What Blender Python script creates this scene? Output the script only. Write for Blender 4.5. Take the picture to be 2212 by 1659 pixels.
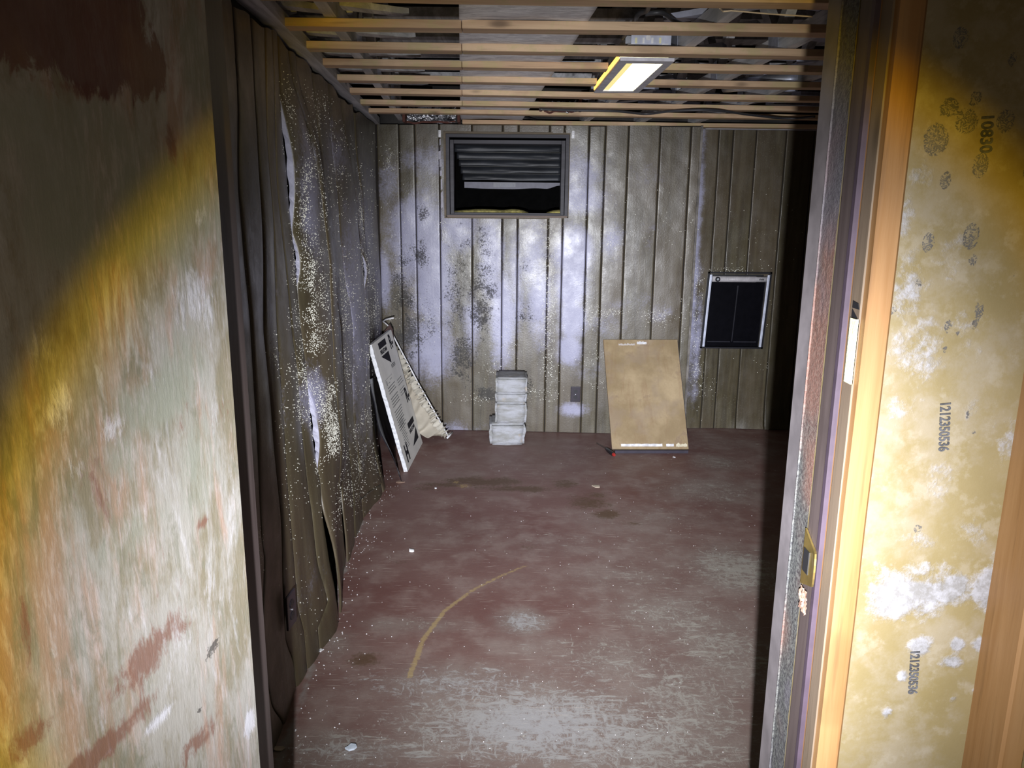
import bpy, bmesh, math, random
from math import sin, cos, pi, exp, radians, sqrt, atan2
from mathutils import Vector, Matrix
import numpy as np
random.seed(7)
for o in list(bpy.data.objects): bpy.data.objects.remove(o)
S = bpy.context.scene
COL = S.collection

# ------------------------------------------------------------ camera
FPX, CX, CY, HC = 1662.0, 1106.0, 829.5, 1.6
PITCH, ROLL = radians(12.68), .009
FWD = Vector((0, cos(PITCH), -sin(PITCH))); RI = Vector((1, 0, 0)); UP = Vector((0, sin(PITCH), cos(PITCH)))
R2 = RI*cos(ROLL) + UP*sin(ROLL); U2 = UP*cos(ROLL) - RI*sin(ROLL)
CAM = Vector((0, 0, HC))
cam = bpy.data.cameras.new('camera'); co = bpy.data.objects.new('camera', cam); COL.objects.link(co)
cam.sensor_width = 36; cam.lens = 36*FPX/2212; cam.clip_start = .01
M = Matrix((R2, U2, -FWD)).transposed().to_4x4(); M.translation = CAM; co.matrix_world = M
S.camera = co

# ------------------------------------------------------------ view, world, torch
S.view_settings.view_transform = 'Standard'; S.view_settings.look = 'None'
S.view_settings.gamma = 1; S.view_settings.use_curve_mapping = False
S.view_settings.exposure = 0.0
w = bpy.data.worlds.new('world'); S.world = w; w.use_nodes = True
w.node_tree.nodes['Background'].inputs[0].default_value = (1, .88, .78, 1)
w.node_tree.nodes['Background'].inputs[1].default_value = .04

TORCH = Vector((-.04, -.28, 1.36)); AXIS = Vector((.089, .979, -.183)).normalized()
def make_torch():
    l = bpy.data.lights.new('torch_light', 'SPOT'); o = bpy.data.objects.new('torch_light', l); COL.objects.link(o)
    l.energy = 1.0; l.spot_size = radians(130); l.spot_blend = .02; l.shadow_soft_size = .012
    o.location = TORCH; o.rotation_euler = AXIS.to_track_quat('-Z', 'Y').to_euler()
    l.use_nodes = True; t = l.node_tree; n = t.nodes; n.clear()
    out = n.new('ShaderNodeOutputLight'); em = n.new('ShaderNodeEmission')
    tc = n.new('ShaderNodeTexCoord'); sx = n.new('ShaderNodeSeparateXYZ'); t.links.new(tc.outputs['Normal'], sx.inputs[0])
    ab = n.new('ShaderNodeMath'); ab.operation = 'ABSOLUTE'; t.links.new(sx.outputs[2], ab.inputs[0])
    ac = n.new('ShaderNodeMath'); ac.operation = 'ARCCOSINE'; t.links.new(ab.outputs[0], ac.inputs[0])
    dv = n.new('ShaderNodeMath'); dv.operation = 'DIVIDE'; dv.inputs[1].default_value = radians(60); t.links.new(ac.outputs[0], dv.inputs[0])
    rp = n.new('ShaderNodeValToRGB'); t.links.new(dv.outputs[0], rp.inputs[0])
    # hot centre, falling off to the rim, yellow rim of the lens, then nothing
    st = [(0, (.80, .82, .90)), (.12, (.78, .80, .88)), (.20, (.57, .58, .62)), (.27, (.42, .425, .45)), (.34, (.265, .268, .282)), (.40, (.145, .146, .152)), (.45, (.072, .072, .073)),
          (.472, (.058, .055, .047)), (.490, (.056, .045, .022)), (.507, (.050, .034, .004)), (.522, (.028, .018, .001)), (.542, (.0060, .0050, .0032)), (.60, (.0045, .0037, .0026)), (.9, (.0030, .0024, .0018)), (1, (.001, .001, .001))]
    e = rp.color_ramp.elements
    while len(e) > 1: e.remove(e[0])
    e[0].position = st[0][0]; e[0].color = (*st[0][1], 1)
    for p, c in st[1:]:
        k = e.new(p); k.color = (*c, 1)
    t.links.new(rp.outputs[0], em.inputs[0]); em.inputs[1].default_value = 1900
    t.links.new(em.outputs[0], out.inputs[0])
make_torch()

# ------------------------------------------------------------ picking points on real planes
def ray(x, y): return (FWD*FPX + R2*(x-CX) - U2*(y-CY)).normalized()
def onz(x, y, z=0.0):
    d = ray(x, y); return CAM + d*((z-HC)/d.z)
def ony(x, y, Y):
    d = ray(x, y); return CAM + d*(Y/d.y)
def onplane(x, y, P, n):
    d = ray(x, y); return CAM + d*((P-CAM).dot(n)/d.dot(n))
def proj(P):
    v = Vector(P)-CAM; k = v.dot(FWD); return CX+FPX*v.dot(R2)/k, CY-FPX*v.dot(U2)/k
def YB(x): return 5.50-.045*x if x < 1.27 else 5.62+.04*(x-1.27)
def onback(x, y):
    P = ony(x, y, 5.5)
    for _ in range(4): P = ony(x, y, YB(P.x))
    return P
def XW(y): return -.60-.064*y
def onleft(x, y):
    d = ray(x, y); return CAM + d*(-.60/(d.x+.064*d.y))

# ------------------------------------------------------------ mesh helpers
def link(name, me, parent=None, mat=None, kind=None):
    o = bpy.data.objects.new(name, me); COL.objects.link(o)
    if mat: me.materials.append(mat)
    if parent: o.parent = parent; o.matrix_parent_inverse = Matrix.Identity(4)
    if kind: o['kind'] = kind
    return o
def tag(o, label=None, cat=None, group=None, kind=None):
    if label: o['label'] = label
    if cat: o['category'] = cat
    if group: o['group'] = group
    if kind: o['kind'] = kind
    return o
def empty(name, loc=(0, 0, 0)):
    o = bpy.data.objects.new(name, None); COL.objects.link(o); o.location = loc; o.empty_display_size = .05; return o
class B:
    "collects shapes, builds one mesh"
    def __init__(s): s.v = []; s.f = []; s.sm = False
    def add(s, vs, fs):
        k = len(s.v); s.v += [tuple(v) for v in vs]; s.f += [tuple(i+k for i in f) for f in fs]; return s
    def box(s, a, b, M=None):
        x0, y0, z0 = a; x1, y1, z1 = b
        vs = [Vector(p) for p in ((x0,y0,z0),(x1,y0,z0),(x1,y1,z0),(x0,y1,z0),(x0,y0,z1),(x1,y0,z1),(x1,y1,z1),(x0,y1,z1))]
        if M: vs = [M@v for v in vs]
        return s.add(vs, [(0,3,2,1),(4,5,6,7),(0,1,5,4),(1,2,6,5),(2,3,7,6),(3,0,4,7)])
    def beam(s, p, q, w, h, up=Vector((0, 0, 1))):
        "box beam from p to q, w across, h along up, centred"
        p = Vector(p); q = Vector(q); d = (q-p); L = d.length; d.normalize()
        r = d.cross(up).normalized(); u = r.cross(d)
        vs = []
        for e in (p, q):
            for a, b in ((-1,-1),(1,-1),(1,1),(-1,1)): vs.append(e + r*(a*w/2) + u*(b*h/2))
        return s.add(vs, [(0,1,2,3),(7,6,5,4),(0,4,5,1),(1,5,6,2),(2,6,7,3),(3,7,4,0)])
    def tube(s, pts, r, n=8, cap=True):
        pts = [Vector(p) for p in pts]; k0 = len(s.v); up = Vector((0, 0, 1))
        for i, p in enumerate(pts):
            d = (pts[min(i+1, len(pts)-1)] - pts[max(i-1, 0)]).normalized()
            a = d.cross(up if abs(d.z) < .95 else Vector((1, 0, 0))).normalized(); b = a.cross(d)
            rr = r[i] if isinstance(r, (list, tuple)) else r
            for j in range(n):
                t = 2*pi*j/n; s.v.append(tuple(p + a*cos(t)*rr + b*sin(t)*rr))
        for i in range(len(pts)-1):
            for j in range(n):
                a = k0+i*n+j; b = k0+i*n+(j+1) % n; s.f.append((a, b, b+n, a+n))
        if cap:
            s.f.append(tuple(k0+j for j in range(n))[::-1]); s.f.append(tuple(k0+(len(pts)-1)*n+j for j in range(n)))
        return s
    def grid(s, fn, nu, nv, skip=None):
        k = len(s.v)
        for i in range(nu+1):
            for j in range(nv+1): s.v.append(tuple(fn(i/nu, j/nv)))
        for i in range(nu):
            for j in range(nv):
                if skip and skip(i, j): continue
                a = k+i*(nv+1)+j; s.f.append((a, a+nv+1, a+nv+2, a+1))
        return s
    def prism(s, poly, ext):
        n = len(poly); ext = Vector(ext); P = [Vector(p) for p in poly]
        s.add(P+[p+ext for p in P], [tuple(range(n))[::-1], tuple(range(n, 2*n))] + [(i, (i+1) % n, (i+1) % n+n, i+n) for i in range(n)])
        return s
    def build(s, name, mat, parent=None, kind=None, bevel=0, smooth=False, solid=0, seg=2, fix=True):
        me = bpy.data.meshes.new(name); me.from_pydata(s.v, [], s.f)
        if bevel or solid or fix:
            bm = bmesh.new(); bm.from_mesh(me)
            if fix: bmesh.ops.recalc_face_normals(bm, faces=bm.faces)
            if bevel: bmesh.ops.bevel(bm, geom=list(bm.edges), offset=bevel, segments=seg, affect='EDGES', profile=.6)
            bm.to_mesh(me); bm.free()
        if smooth:
            me.polygons.foreach_set('use_smooth', [True]*len(me.polygons))
        o = link(name, me, parent, mat, kind)
        if solid:
            m = o.modifiers.new('s', 'SOLIDIFY'); m.thickness = solid; m.offset = 0
        return o
def setattr_(o, name, fn):
    me = o.data; a = me.attributes.new(name, 'FLOAT', 'POINT')
    a.data.foreach_set('value', [fn(v.co) for v in me.vertices])
# smooth value noise for modelling
def hsh(i, j): return (sin(i*127.1+j*311.7)*43758.5453) % 1.0
def vnoise(x, y):
    i, j = math.floor(x), math.floor(y); u, v = x-i, y-j; u = u*u*(3-2*u); v = v*v*(3-2*v)
    return ((hsh(i,j)*(1-u)+hsh(i+1,j)*u)*(1-v)+(hsh(i,j+1)*(1-u)+hsh(i+1,j+1)*u)*v)*2-1
def G(t, s): return exp(-(t/s)**2)
def sst(a, b, t):
    t = max(0, min(1, (t-a)/(b-a))); return t*t*(3-2*t)

# ------------------------------------------------------------ node helpers
class N:
    def __init__(s, name):
        s.m = bpy.data.materials.new(name); s.m.use_nodes = True; s.t = s.m.node_tree
        s.t.nodes.clear(); s.out = s.t.nodes.new('ShaderNodeOutputMaterial'); s.p = s.t.nodes.new('ShaderNodeBsdfPrincipled')
        s.t.links.new(s.p.outputs[0], s.out.inputs[0]); s._c = None
    def L(s, a, b):
        if isinstance(a, (int, float)): b.default_value = a
        elif isinstance(a, (tuple, list)):
            b.default_value = tuple(a) if len(a) == len(b.default_value) else (*a, 1)[:len(b.default_value)]
        else: s.t.links.new(a, b)
    def co(s, scale=(1, 1, 1), rnd=0, rot=(0, 0, 0)):
        c = s.t.nodes.new('ShaderNodeTexCoord').outputs['Object']
        if rnd:
            oi = s.t.nodes.new('ShaderNodeObjectInfo'); v = s.t.nodes.new('ShaderNodeVectorMath'); v.operation = 'MULTIPLY_ADD'
            s.t.links.new(oi.outputs['Random'], v.inputs[0]); v.inputs[1].default_value = (rnd, rnd, rnd); s.t.links.new(c, v.inputs[2]); c = v.outputs[0]
        m = s.t.nodes.new('ShaderNodeMapping'); m.inputs['Scale'].default_value = scale; m.inputs['Rotation'].default_value = rot
        s.t.links.new(c, m.inputs[0]); return m.outputs[0]
    def noise(s, scale, detail=3, rough=.55, vec=None, dist=0):
        n = s.t.nodes.new('ShaderNodeTexNoise'); n.inputs['Scale'].default_value = scale; n.inputs['Detail'].default_value = detail
        n.inputs['Roughness'].default_value = rough; n.inputs['Distortion'].default_value = dist
        s.t.links.new(vec if vec is not None else s.co(), n.inputs[0]); return n.outputs[0]
    def vor(s, scale, vec=None, feat='F1', out='Distance', rand=1):
        n = s.t.nodes.new('ShaderNodeTexVoronoi'); n.feature = feat; n.inputs['Scale'].default_value = scale; n.inputs['Randomness'].default_value = rand
        s.t.links.new(vec if vec is not None else s.co(), n.inputs[0]); return n.outputs[out]
    def wave(s, scale, dist, vec, dscale=1, det=2):
        n = s.t.nodes.new('ShaderNodeTexWave'); n.inputs['Scale'].default_value = scale; n.inputs['Distortion'].default_value = dist
        n.inputs['Detail'].default_value = det; n.inputs['Detail Scale'].default_value = dscale
        s.t.links.new(vec, n.inputs[0]); return n.outputs['Fac']
    def math(s, op, a, b=0, c=0, clamp=False):
        n = s.t.nodes.new('ShaderNodeMath'); n.operation = op; n.use_clamp = clamp
        s.L(a, n.inputs[0]); s.L(b, n.inputs[1]); s.L(c, n.inputs[2]); return n.outputs[0]
    def ss(s, v, lo, hi):
        n = s.t.nodes.new('ShaderNodeMapRange'); n.interpolation_type = 'SMOOTHSTEP'
        s.L(v, n.inputs[0]); n.inputs[1].default_value = lo; n.inputs[2].default_value = hi; return n.outputs[0]
    def attr(s, name):
        n = s.t.nodes.new('ShaderNodeAttribute'); n.attribute_name = name; return n.outputs['Fac']
    def ramp(s, f, st):
        n = s.t.nodes.new('ShaderNodeValToRGB'); e = n.color_ramp.elements
        while len(e) > 1: e.remove(e[0])
        e[0].position = st[0][0]; e[0].color = (*st[0][1], 1)
        for p, c in st[1:]: k = e.new(p); k.color = (*c, 1)
        s.L(f, n.inputs[0]); return n.outputs[0]
    def mix(s, f, a, b, mode='MIX'):
        n = s.t.nodes.new('ShaderNodeMix'); n.data_type = 'RGBA'; n.blend_type = mode
        s.L(f, n.inputs[0]); s.L(a, n.inputs[6]); s.L(b, n.inputs[7]); return n.outputs[2]
    def mul(s, a, b): return s.math('MULTIPLY', a, b)
    def patch(s, attr, noise, k=.7, lo=.45, hi=.6):
        "attribute mask with its edge broken up by noise"
        v = s.math('ADD', attr, s.mul(s.math('SUBTRACT', noise, .5), k)); return s.ss(v, lo, hi)
    def bump(s, h, st=.3, d=.01):
        n = s.t.nodes.new('ShaderNodeBump'); n.inputs['Strength'].default_value = st; n.inputs['Distance'].default_value = d
        s.L(h, n.inputs['Height']); s.t.links.new(n.outputs[0], s.p.inputs['Normal'])
    def done(s, col, rough=.6, metal=0, spec=.5):
        s.L(col, s.p.inputs['Base Color']); s.L(rough, s.p.inputs['Roughness']); s.L(metal, s.p.inputs['Metallic'])
        s.L(spec, s.p.inputs['Specular IOR Level']); return s.m

def plain(name, c, rough=.6, metal=0, var=.15, scale=20, bump=.0, spec=.5):
    n = N(name); f = n.noise(scale, 4)
    col = n.mix(n.ss(f, .3, .7), tuple(x*(1-var) for x in c), tuple(min(1, x*(1+var)) for x in c))
    if bump: n.bump(n.noise(scale*4, 4), bump, .004)
    return n.done(col, rough, metal, spec)
def wood(name, dark, light, axis='x', scale=1.0, rough=.65, moss=0, rnd=20):
    n = N(name)
    sc = {'x': (1.2, 22, 22), 'y': (22, 1.2, 22), 'z': (22, 22, 1.2)}[axis]
    v = n.co(tuple(q*scale for q in sc), rnd)
    f = n.noise(1.0, 5, .6, v, .6); g = n.noise(4, 4, .6, v)
    col = n.mix(n.ss(f, .3, .7), dark, light)
    col = n.mix(n.mul(n.ss(g, .55, .75), .45), col, tuple(x*.45 for x in dark))
    kn = n.vor(1.0, n.co((3, 9, 9) if axis == 'x' else (9, 9, 3) if axis == 'z' else (9, 3, 9), rnd))
    col = n.mix(n.mul(n.ss(kn, .16, .05), .8), col, tuple(x*.3 for x in dark))
    st = n.noise(3.0, 4, .6, n.co((1, 1, 1), rnd))
    col = n.mix(n.mul(n.ss(st, .55, .7), .35), col, tuple(x*.5 for x in dark))
    if moss: col = n.mix(n.mul(n.ss(n.noise(7, 5, .7), .48, .62), moss), col, (.42, .42, .16))
    n.bump(g, .15, .003)
    return n.done(col, rough)

# ------------------------------------------------------------ materials
def m_panel(name):
    n = N(name)
    v = n.co((14, 14, 1.0), 9); f = n.noise(1.6, 5, .6, v, .8)
    wv = n.wave(1.1, 9, n.co((5, 5, .75), 9), 1.2, 3)
    col = n.ramp(f, [(.3, (.048, .039, .024)), (.5, (.080, .067, .038)), (.72, (.112, .095, .055))])
    col = n.mix(n.mul(n.ss(wv, .5, .9), .45), col, (.055, .042, .020))
    big = n.noise(1.4, 4, .6, n.co((1, 1, .7), 3))
    col = n.mix(n.mul(n.ss(big, .42, .62), .45), col, (.115, .085, .055))
    fine = n.noise(90, 3, .7); med = n.noise(9, 5, .65); sp = n.noise(95, 4, .8)
    film_sheen = n.patch(n.attr('film_sheen'), n.math('MULTIPLY_ADD', med, .6, n.mul(fine, .4)), 1.5, .22, .85)
    col = n.mix(n.mul(film_sheen, .8), col, (.37, .375, .53))  # lilac mildew film; also paints the torch's sheen into the wall colour
    dk = n.patch(n.attr('dark'), n.math('MULTIPLY_ADD', sp, .6, n.mul(med, .4)), 3.2, .48, .66)
    col = n.mix(n.mul(dk, .85), col, (.030, .028, .024))
    col = n.mix(n.mul(n.ss(n.vor(70), .22, .12), n.mul(n.ss(n.noise(3, 4), .5, .6), .35)), col, (.30, .28, .20))
    n.bump(n.math('MULTIPLY_ADD', fine, .5, n.mul(f, .4)), .35, .004)
    rg = n.math('MULTIPLY_ADD', n.ss(med, .3, .7), .16, .33)
    rg = n.math('ADD', rg, n.mul(dk, .3))
    return n.done(col, rg, 0, .7)
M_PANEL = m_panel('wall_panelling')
M_BACKING = plain('dark_backing', (.018, .014, .011), .9)
M_PAPER = plain('torn_backing_paper', (.38, .38, .47), .8, bump=.3)

def m_floor():
    n = N('painted_concrete')
    big = n.noise(1.5, 5, .6); med = n.noise(6, 6, .65); fine = n.noise(60, 4, .7)
    col = n.ramp(big, [(.3, (.160, .072, .062)), (.55, (.205, .118, .102)), (.75, (.25, .182, .160))])
    col = n.mix(n.mul(n.ss(med, .45, .7), .55), col, (.30, .21, .185))
    # worn grey streaks: noise stretched several ways
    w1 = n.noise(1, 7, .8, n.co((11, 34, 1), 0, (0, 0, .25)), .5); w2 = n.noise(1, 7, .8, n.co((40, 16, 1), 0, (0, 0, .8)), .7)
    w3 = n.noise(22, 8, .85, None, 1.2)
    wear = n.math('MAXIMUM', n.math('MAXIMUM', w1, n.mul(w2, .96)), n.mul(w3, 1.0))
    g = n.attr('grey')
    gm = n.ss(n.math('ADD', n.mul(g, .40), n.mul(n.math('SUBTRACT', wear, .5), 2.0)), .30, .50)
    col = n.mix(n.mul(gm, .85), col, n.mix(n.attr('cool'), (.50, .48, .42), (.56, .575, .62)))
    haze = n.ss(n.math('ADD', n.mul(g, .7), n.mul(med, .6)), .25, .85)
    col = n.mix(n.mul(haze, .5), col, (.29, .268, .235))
    br = n.patch(n.attr('brown'), n.math('MULTIPLY_ADD', med, .6, n.mul(fine, .4)), 2.2, .42, .8)
    col = n.mix(n.mul(br, .8), col, (.10, .058, .028))
    ye = n.patch(n.attr('yellow'), n.noise(60, 4, .8), 1.6, .35, .75)
    col = n.mix(n.mul(ye, .65), col, (.46, .34, .15))
    # scratches
    for k, (a, sx) in enumerate(((.2, 300), (-.5, 260), (1.0, 320), (2.2, 300))):
        v = n.co((6, sx, 1), 0, (0, 0, a)); s1 = n.noise(1, 2, .5, v)
        sel = n.ss(n.noise(5+k, 4, .6, n.co((1, 1, 1), 0, (0, 0, a*3))), .48, .62)
        col = n.mix(n.mul(n.mul(n.ss(s1, .66, .72), sel), .7), col, (.62, .55, .48))
    ed = n.patch(n.attr('edge'), med, .8, .4, .6)
    col = n.mix(n.mul(ed, .7), col, (.32, .31, .29))
    dots = n.mul(n.ss(n.vor(24), .10, .05), n.ss(n.noise(2.3, 3), .5, .56))
    col = n.mix(n.mul(dots, .8), col, (.6, .57, .5))
    n.bump(n.math('MULTIPLY_ADD', gm, -.5, fine), .25, .004)
    return n.done(col, n.math('MULTIPLY_ADD', med, .2, .45), 0, .35)
M_FLOOR = m_floor()
M_BATTEN = wood('batten_pine', (.46, .29, .17), (.68, .49, .31), 'x', 1, .7, .35)
M_BATTEN_OR = M_BATTEN
M_STUD = wood('stud_pine', (.19, .090, .026), (.27, .150, .062), 'z', .8, .6)
M_STUDGREY = wood('stud_pine_greyed', (.11, .078, .050), (.155, .115, .08), 'z', .8, .65)
M_TRUSS = wood('truss_pine', (.36, .36, .37), (.66, .66, .68), 'y', 1, .7)
M_DECK = plain('roof_deck', (.035, .032, .03), .9, var=.5, scale=5)
M_JAMB = wood('jamb_dark_stain', (.045, .032, .030), (.085, .065, .062), 'z', .8, .5)
M_JAMBRAW = N('jamb_stop_rough')
def _raw():
    n = M_JAMBRAW
    a = n.noise(150, 4, .75); b = n.noise(1.8, 3, .6, n.co((1, 1, 1))); c = n.noise(4.5, 3, .6, n.co((1, 1, .6)))
    col = n.mix(n.ss(a, .38, .62), (.028, .027, .030), (.105, .108, .100))
    col = n.mix(n.mul(n.ss(b, .50, .6), .55), col, (.20, .085, .055))
    col = n.mix(n.mul(n.ss(c, .52, .62), .6), col, (.10, .09, .11))
    n.bump(a, .6, .004); return n.done(col, .7)
_raw(); M_JAMBRAW = M_JAMBRAW.m
M_METAL = plain('galvanised_steel', (.55, .57, .62), .38, .85, .15, 30)
M_PLATE = plain('gusset_plate', (.62, .66, .78), .4, .6, .12, 30)
M_BLACK = plain('black_plastic', (.012, .012, .016), .35)
M_BLACKS = plain('black_rubber', (.008, .008, .01), .6)
M_WHITE = plain('white_enamel', (.80, .80, .82), .35)
M_OUTLET = plain('dark_brown_bakelite', (.030, .024, .034), .3)
M_CABLE = plain('cable_jacket', (.05, .05, .055), .45)
M_BRASS = plain('brass', (.62, .47, .16), .28, .9, .2, 25)
M_CREAM = plain('mildew_specks', (.93, .92, .80), .5, 0, .12, 40)
M_WHITEMOLD = plain('white_mold', (.85, .86, .88), .8, 0, .15, 60)

def shell_attrs(o, names, uv):
    "names: {attr: [(px,py,rx,ry,strength)]}; uv: (pixel->2D) and (co->2D)"
    topix, toco = uv
    for nm, bl in names.items():
        E = []
        for (px, py, rx, ry, st) in bl:
            c = topix(px, py); a = topix(px+rx, py); b = topix(px, py+ry)
            g_ = 1.22 if nm == 'film_sheen' else 1
            E.append((c[0], c[1], g_*max(1e-3, abs(a[0]-c[0])), g_*max(1e-3, abs(b[1]-c[1])), st+(.1 if nm == 'film_sheen' and st > .5 else 0)))
        def fn(v):
            x, y = toco(v); m = 0
            for cx, cy, ru, rv, st in E:
                d = ((x-cx)/ru)**2+((y-cy)/rv)**2
                if d < 4:
                    q = st*exp(-d*.9)
                    if q > m: m = q
            return m
        setattr_(o, nm, fn)

# ============================================================ ROOM SHELL
# ---- floor
def gfloor():
    b = B(); x0, x1, y0, y1 = -1.3, 2.75, .2, 5.9; nx, ny = 330, 420
    b.grid(lambda u, v: (x0+(x1-x0)*u, y0+(y1-y0)*v, 0), nx, ny)
    k = len(b.v); b.box((-2.6, -2.0, -.1), (3.2, y1, -.003))
    o = b.build('floor', M_FLOOR, kind='structure', fix=True)
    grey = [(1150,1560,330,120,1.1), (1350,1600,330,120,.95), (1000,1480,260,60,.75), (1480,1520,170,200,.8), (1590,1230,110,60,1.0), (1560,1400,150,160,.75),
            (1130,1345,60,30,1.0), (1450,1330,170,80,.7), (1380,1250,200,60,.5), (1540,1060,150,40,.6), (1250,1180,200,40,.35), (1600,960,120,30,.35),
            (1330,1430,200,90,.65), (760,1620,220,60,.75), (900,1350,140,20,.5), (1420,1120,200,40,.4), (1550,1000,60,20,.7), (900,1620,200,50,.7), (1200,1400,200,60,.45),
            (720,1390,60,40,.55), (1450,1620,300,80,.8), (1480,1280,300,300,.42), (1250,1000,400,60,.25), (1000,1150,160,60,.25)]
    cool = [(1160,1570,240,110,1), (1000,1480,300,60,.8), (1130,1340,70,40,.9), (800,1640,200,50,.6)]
    brown = [(1050,1040,120,14,.85), (1120,1056,110,9,.9), (960,1048,70,8,.8), (1265,1085,60,22,.85), (1310,1110,40,14,.9), (790,1425,50,22,.8), (1220,1050,50,14,.7),
             (870,1215,30,8,.6), (1355,1130,50,8,.6), (1140,1180,60,16,.55), (1210,1040,50,8,.6), (1200,1325,40,12,.5), (930,1055,50,8,.8), (1280,1070,40,12,.7)]
    yel = [(985,1042,26,6,.8), (1000,1050,16,5,.7)]
    shell_attrs(o, {'grey': grey, 'cool': cool, 'brown': brown}, (lambda x, y: tuple(onz(x, y))[:2], lambda v: (v.x, v.y)))
    # the worn yellow arc on the floor (a quarter circle swept by something)
    P = [onz(x, y) for x, y in ((885,1462),(915,1380),(960,1320),(1020,1275),(1080,1245),(1135,1222))]
    seg = [((a.x, a.y), (b.x, b.y)) for a, b in zip(P, P[1:])]
    Yb = [(onz(x, y).x, onz(x, y).y, .03+.02*k) for k, (x, y) in enumerate(((985,1042), (1002,1050)))]
    def yf(v):
        m = 0
        if .5 < v.y < 4.4:
            for i, ((ax, ay), (bx, by)) in enumerate(seg):
                dx, dy = bx-ax, by-ay; t = max(0, min(1, ((v.x-ax)*dx+(v.y-ay)*dy)/(dx*dx+dy*dy)))
                d = sqrt((v.x-ax-dx*t)**2+(v.y-ay-dy*t)**2)
                m = max(m, (.9-.4*max(0, (i+t)/5-.2))*max(0, 1-(d/.016)**2))
        for cx, cy, r in Yb: m = max(m, .7*exp(-((v.x-cx)**2+(v.y-cy)**2)/r**2))
        return m
    setattr_(o, 'yellow', yf)
    setattr_(o, 'edge', lambda v: .55*max(0, 1-abs(v.x-XW(v.y)-.05)/.07) if v.y < 4.5 else 0)
    return o
gfloor()

# ---- back wall
WALLTOP = 2.17
wx = lambda px: onback(px, 600).x
gl = [wx(p) for p in (868,901,952,1020,1084,1117,1182,1213,1264,1298,1346,1412,1476)]
gr_ = [wx(p) for p in (1534,1564,1612,1674)]
SEAM = 1.27
W0 = onback(962, 288); W1 = onback(1228, 470)              # window hole
WIN = (W0.x, W1.x, onback(1095, 470).z, onback(1095, 287).z)
P0 = onback(1521, 752); P1 = onback(1652, 589)
PET = (onback(1524, 670).x, onback(1644, 670).x, onback(1585, 752).z+.01, onback(1585, 590).z-.01)
HOLES = [WIN, PET]
def lin(a, b, st):
    n = max(1, int(round((b-a)/st))); return [a+(b-a)*i/n for i in range(n+1)]
def cuts(a, b, st, extra):
    e = [a]+sorted(x for x in extra if a+.003 < x < b-.003)+[b]; out = []
    for p, q in zip(e, e[1:]):
        L = lin(p, q, st); out += L[:-1]
    return out+[b]
wall_back = B()
def slab(b, x0, x1, z0, z1, holes, yf, th):
    xs = cuts(x0, x1, 9, [h for H in holes for h in H[:2]]); zs = cuts(z0, z1, 9, [h for H in holes for h in H[2:]])
    for i in range(len(xs)-1):
        for j in range(len(zs)-1):
            cx, cz = (xs[i]+xs[i+1])/2, (zs[j]+zs[j+1])/2
            if any(H[0] < cx < H[1] and H[2] < cz < H[3] for H in holes): continue
            a, c = xs[i], xs[i+1]
            b.add([(a, yf(a), zs[j]), (c, yf(c), zs[j]), (c, yf(c)+th, zs[j]), (a, yf(a)+th, zs[j]), (a, yf(a), zs[j+1]), (c, yf(c), zs[j+1]), (c, yf(c)+th, zs[j+1]), (a, yf(a)+th, zs[j+1])],
                  [(0,3,2,1),(4,5,6,7),(0,1,5,4),(1,2,6,5),(2,3,7,6),(3,0,4,7)])
slab(wall_back, -1.05, SEAM-.002, 0, WALLTOP, [WIN], lambda x: 5.50-.045*x+.010, .09)
slab(wall_back, SEAM-.002, 2.7, 0, WALLTOP, [PET], lambda x: 5.62+.04*(x-1.27)+.010, .09)
WB = wall_back.build('wall_back', M_BACKING, kind='structure', fix=False)
uvb = (lambda x, y: (onback(x, y).x, onback(x, y).z), lambda v: (v.x, v.z))
FILM_SHEEN = [(905,520,55,90,1.0), (935,600,40,110,1.0), (985,500,45,50,.7), (1060,560,25,90,.9), (1085,680,25,90,.95), (1115,620,20,120,.6), (1150,560,30,90,.6), (1240,545,35,45,1.15),  # mildew film spots, together with painted sheen around the window
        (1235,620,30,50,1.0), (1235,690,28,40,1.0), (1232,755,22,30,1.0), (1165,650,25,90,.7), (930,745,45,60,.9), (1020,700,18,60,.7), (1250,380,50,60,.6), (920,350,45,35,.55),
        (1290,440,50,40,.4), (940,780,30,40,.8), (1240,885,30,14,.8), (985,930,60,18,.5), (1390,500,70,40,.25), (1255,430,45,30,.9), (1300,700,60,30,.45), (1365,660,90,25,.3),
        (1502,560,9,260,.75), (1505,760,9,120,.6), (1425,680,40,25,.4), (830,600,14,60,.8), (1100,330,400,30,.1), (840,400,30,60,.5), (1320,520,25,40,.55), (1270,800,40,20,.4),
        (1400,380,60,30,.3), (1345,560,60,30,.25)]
DARK = [(905,560,30,60,.55), (880,720,50,60,.7), (870,640,40,70,.6), (1040,640,40,140,.65), (990,600,40,120,.5), (1000,760,40,90,.6), (1045,540,30,60,.6), (1135,700,30,60,.4),
        (850,760,30,80,.5), (930,640,30,60,.4), (1055,850,26,20,.9), (1140,840,20,30,.5), (1000,600,60,50,.4), (915,465,16,30,.7), (930,700,30,40,.5), (1180,560,20,60,.3),  # mould darks; the strong spot left of the block stack paints its shadow
        (870,560,30,50,.5), (1130,580,25,60,.35), (1030,760,40,60,.45), (985,700,40,80,.4)]
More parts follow.
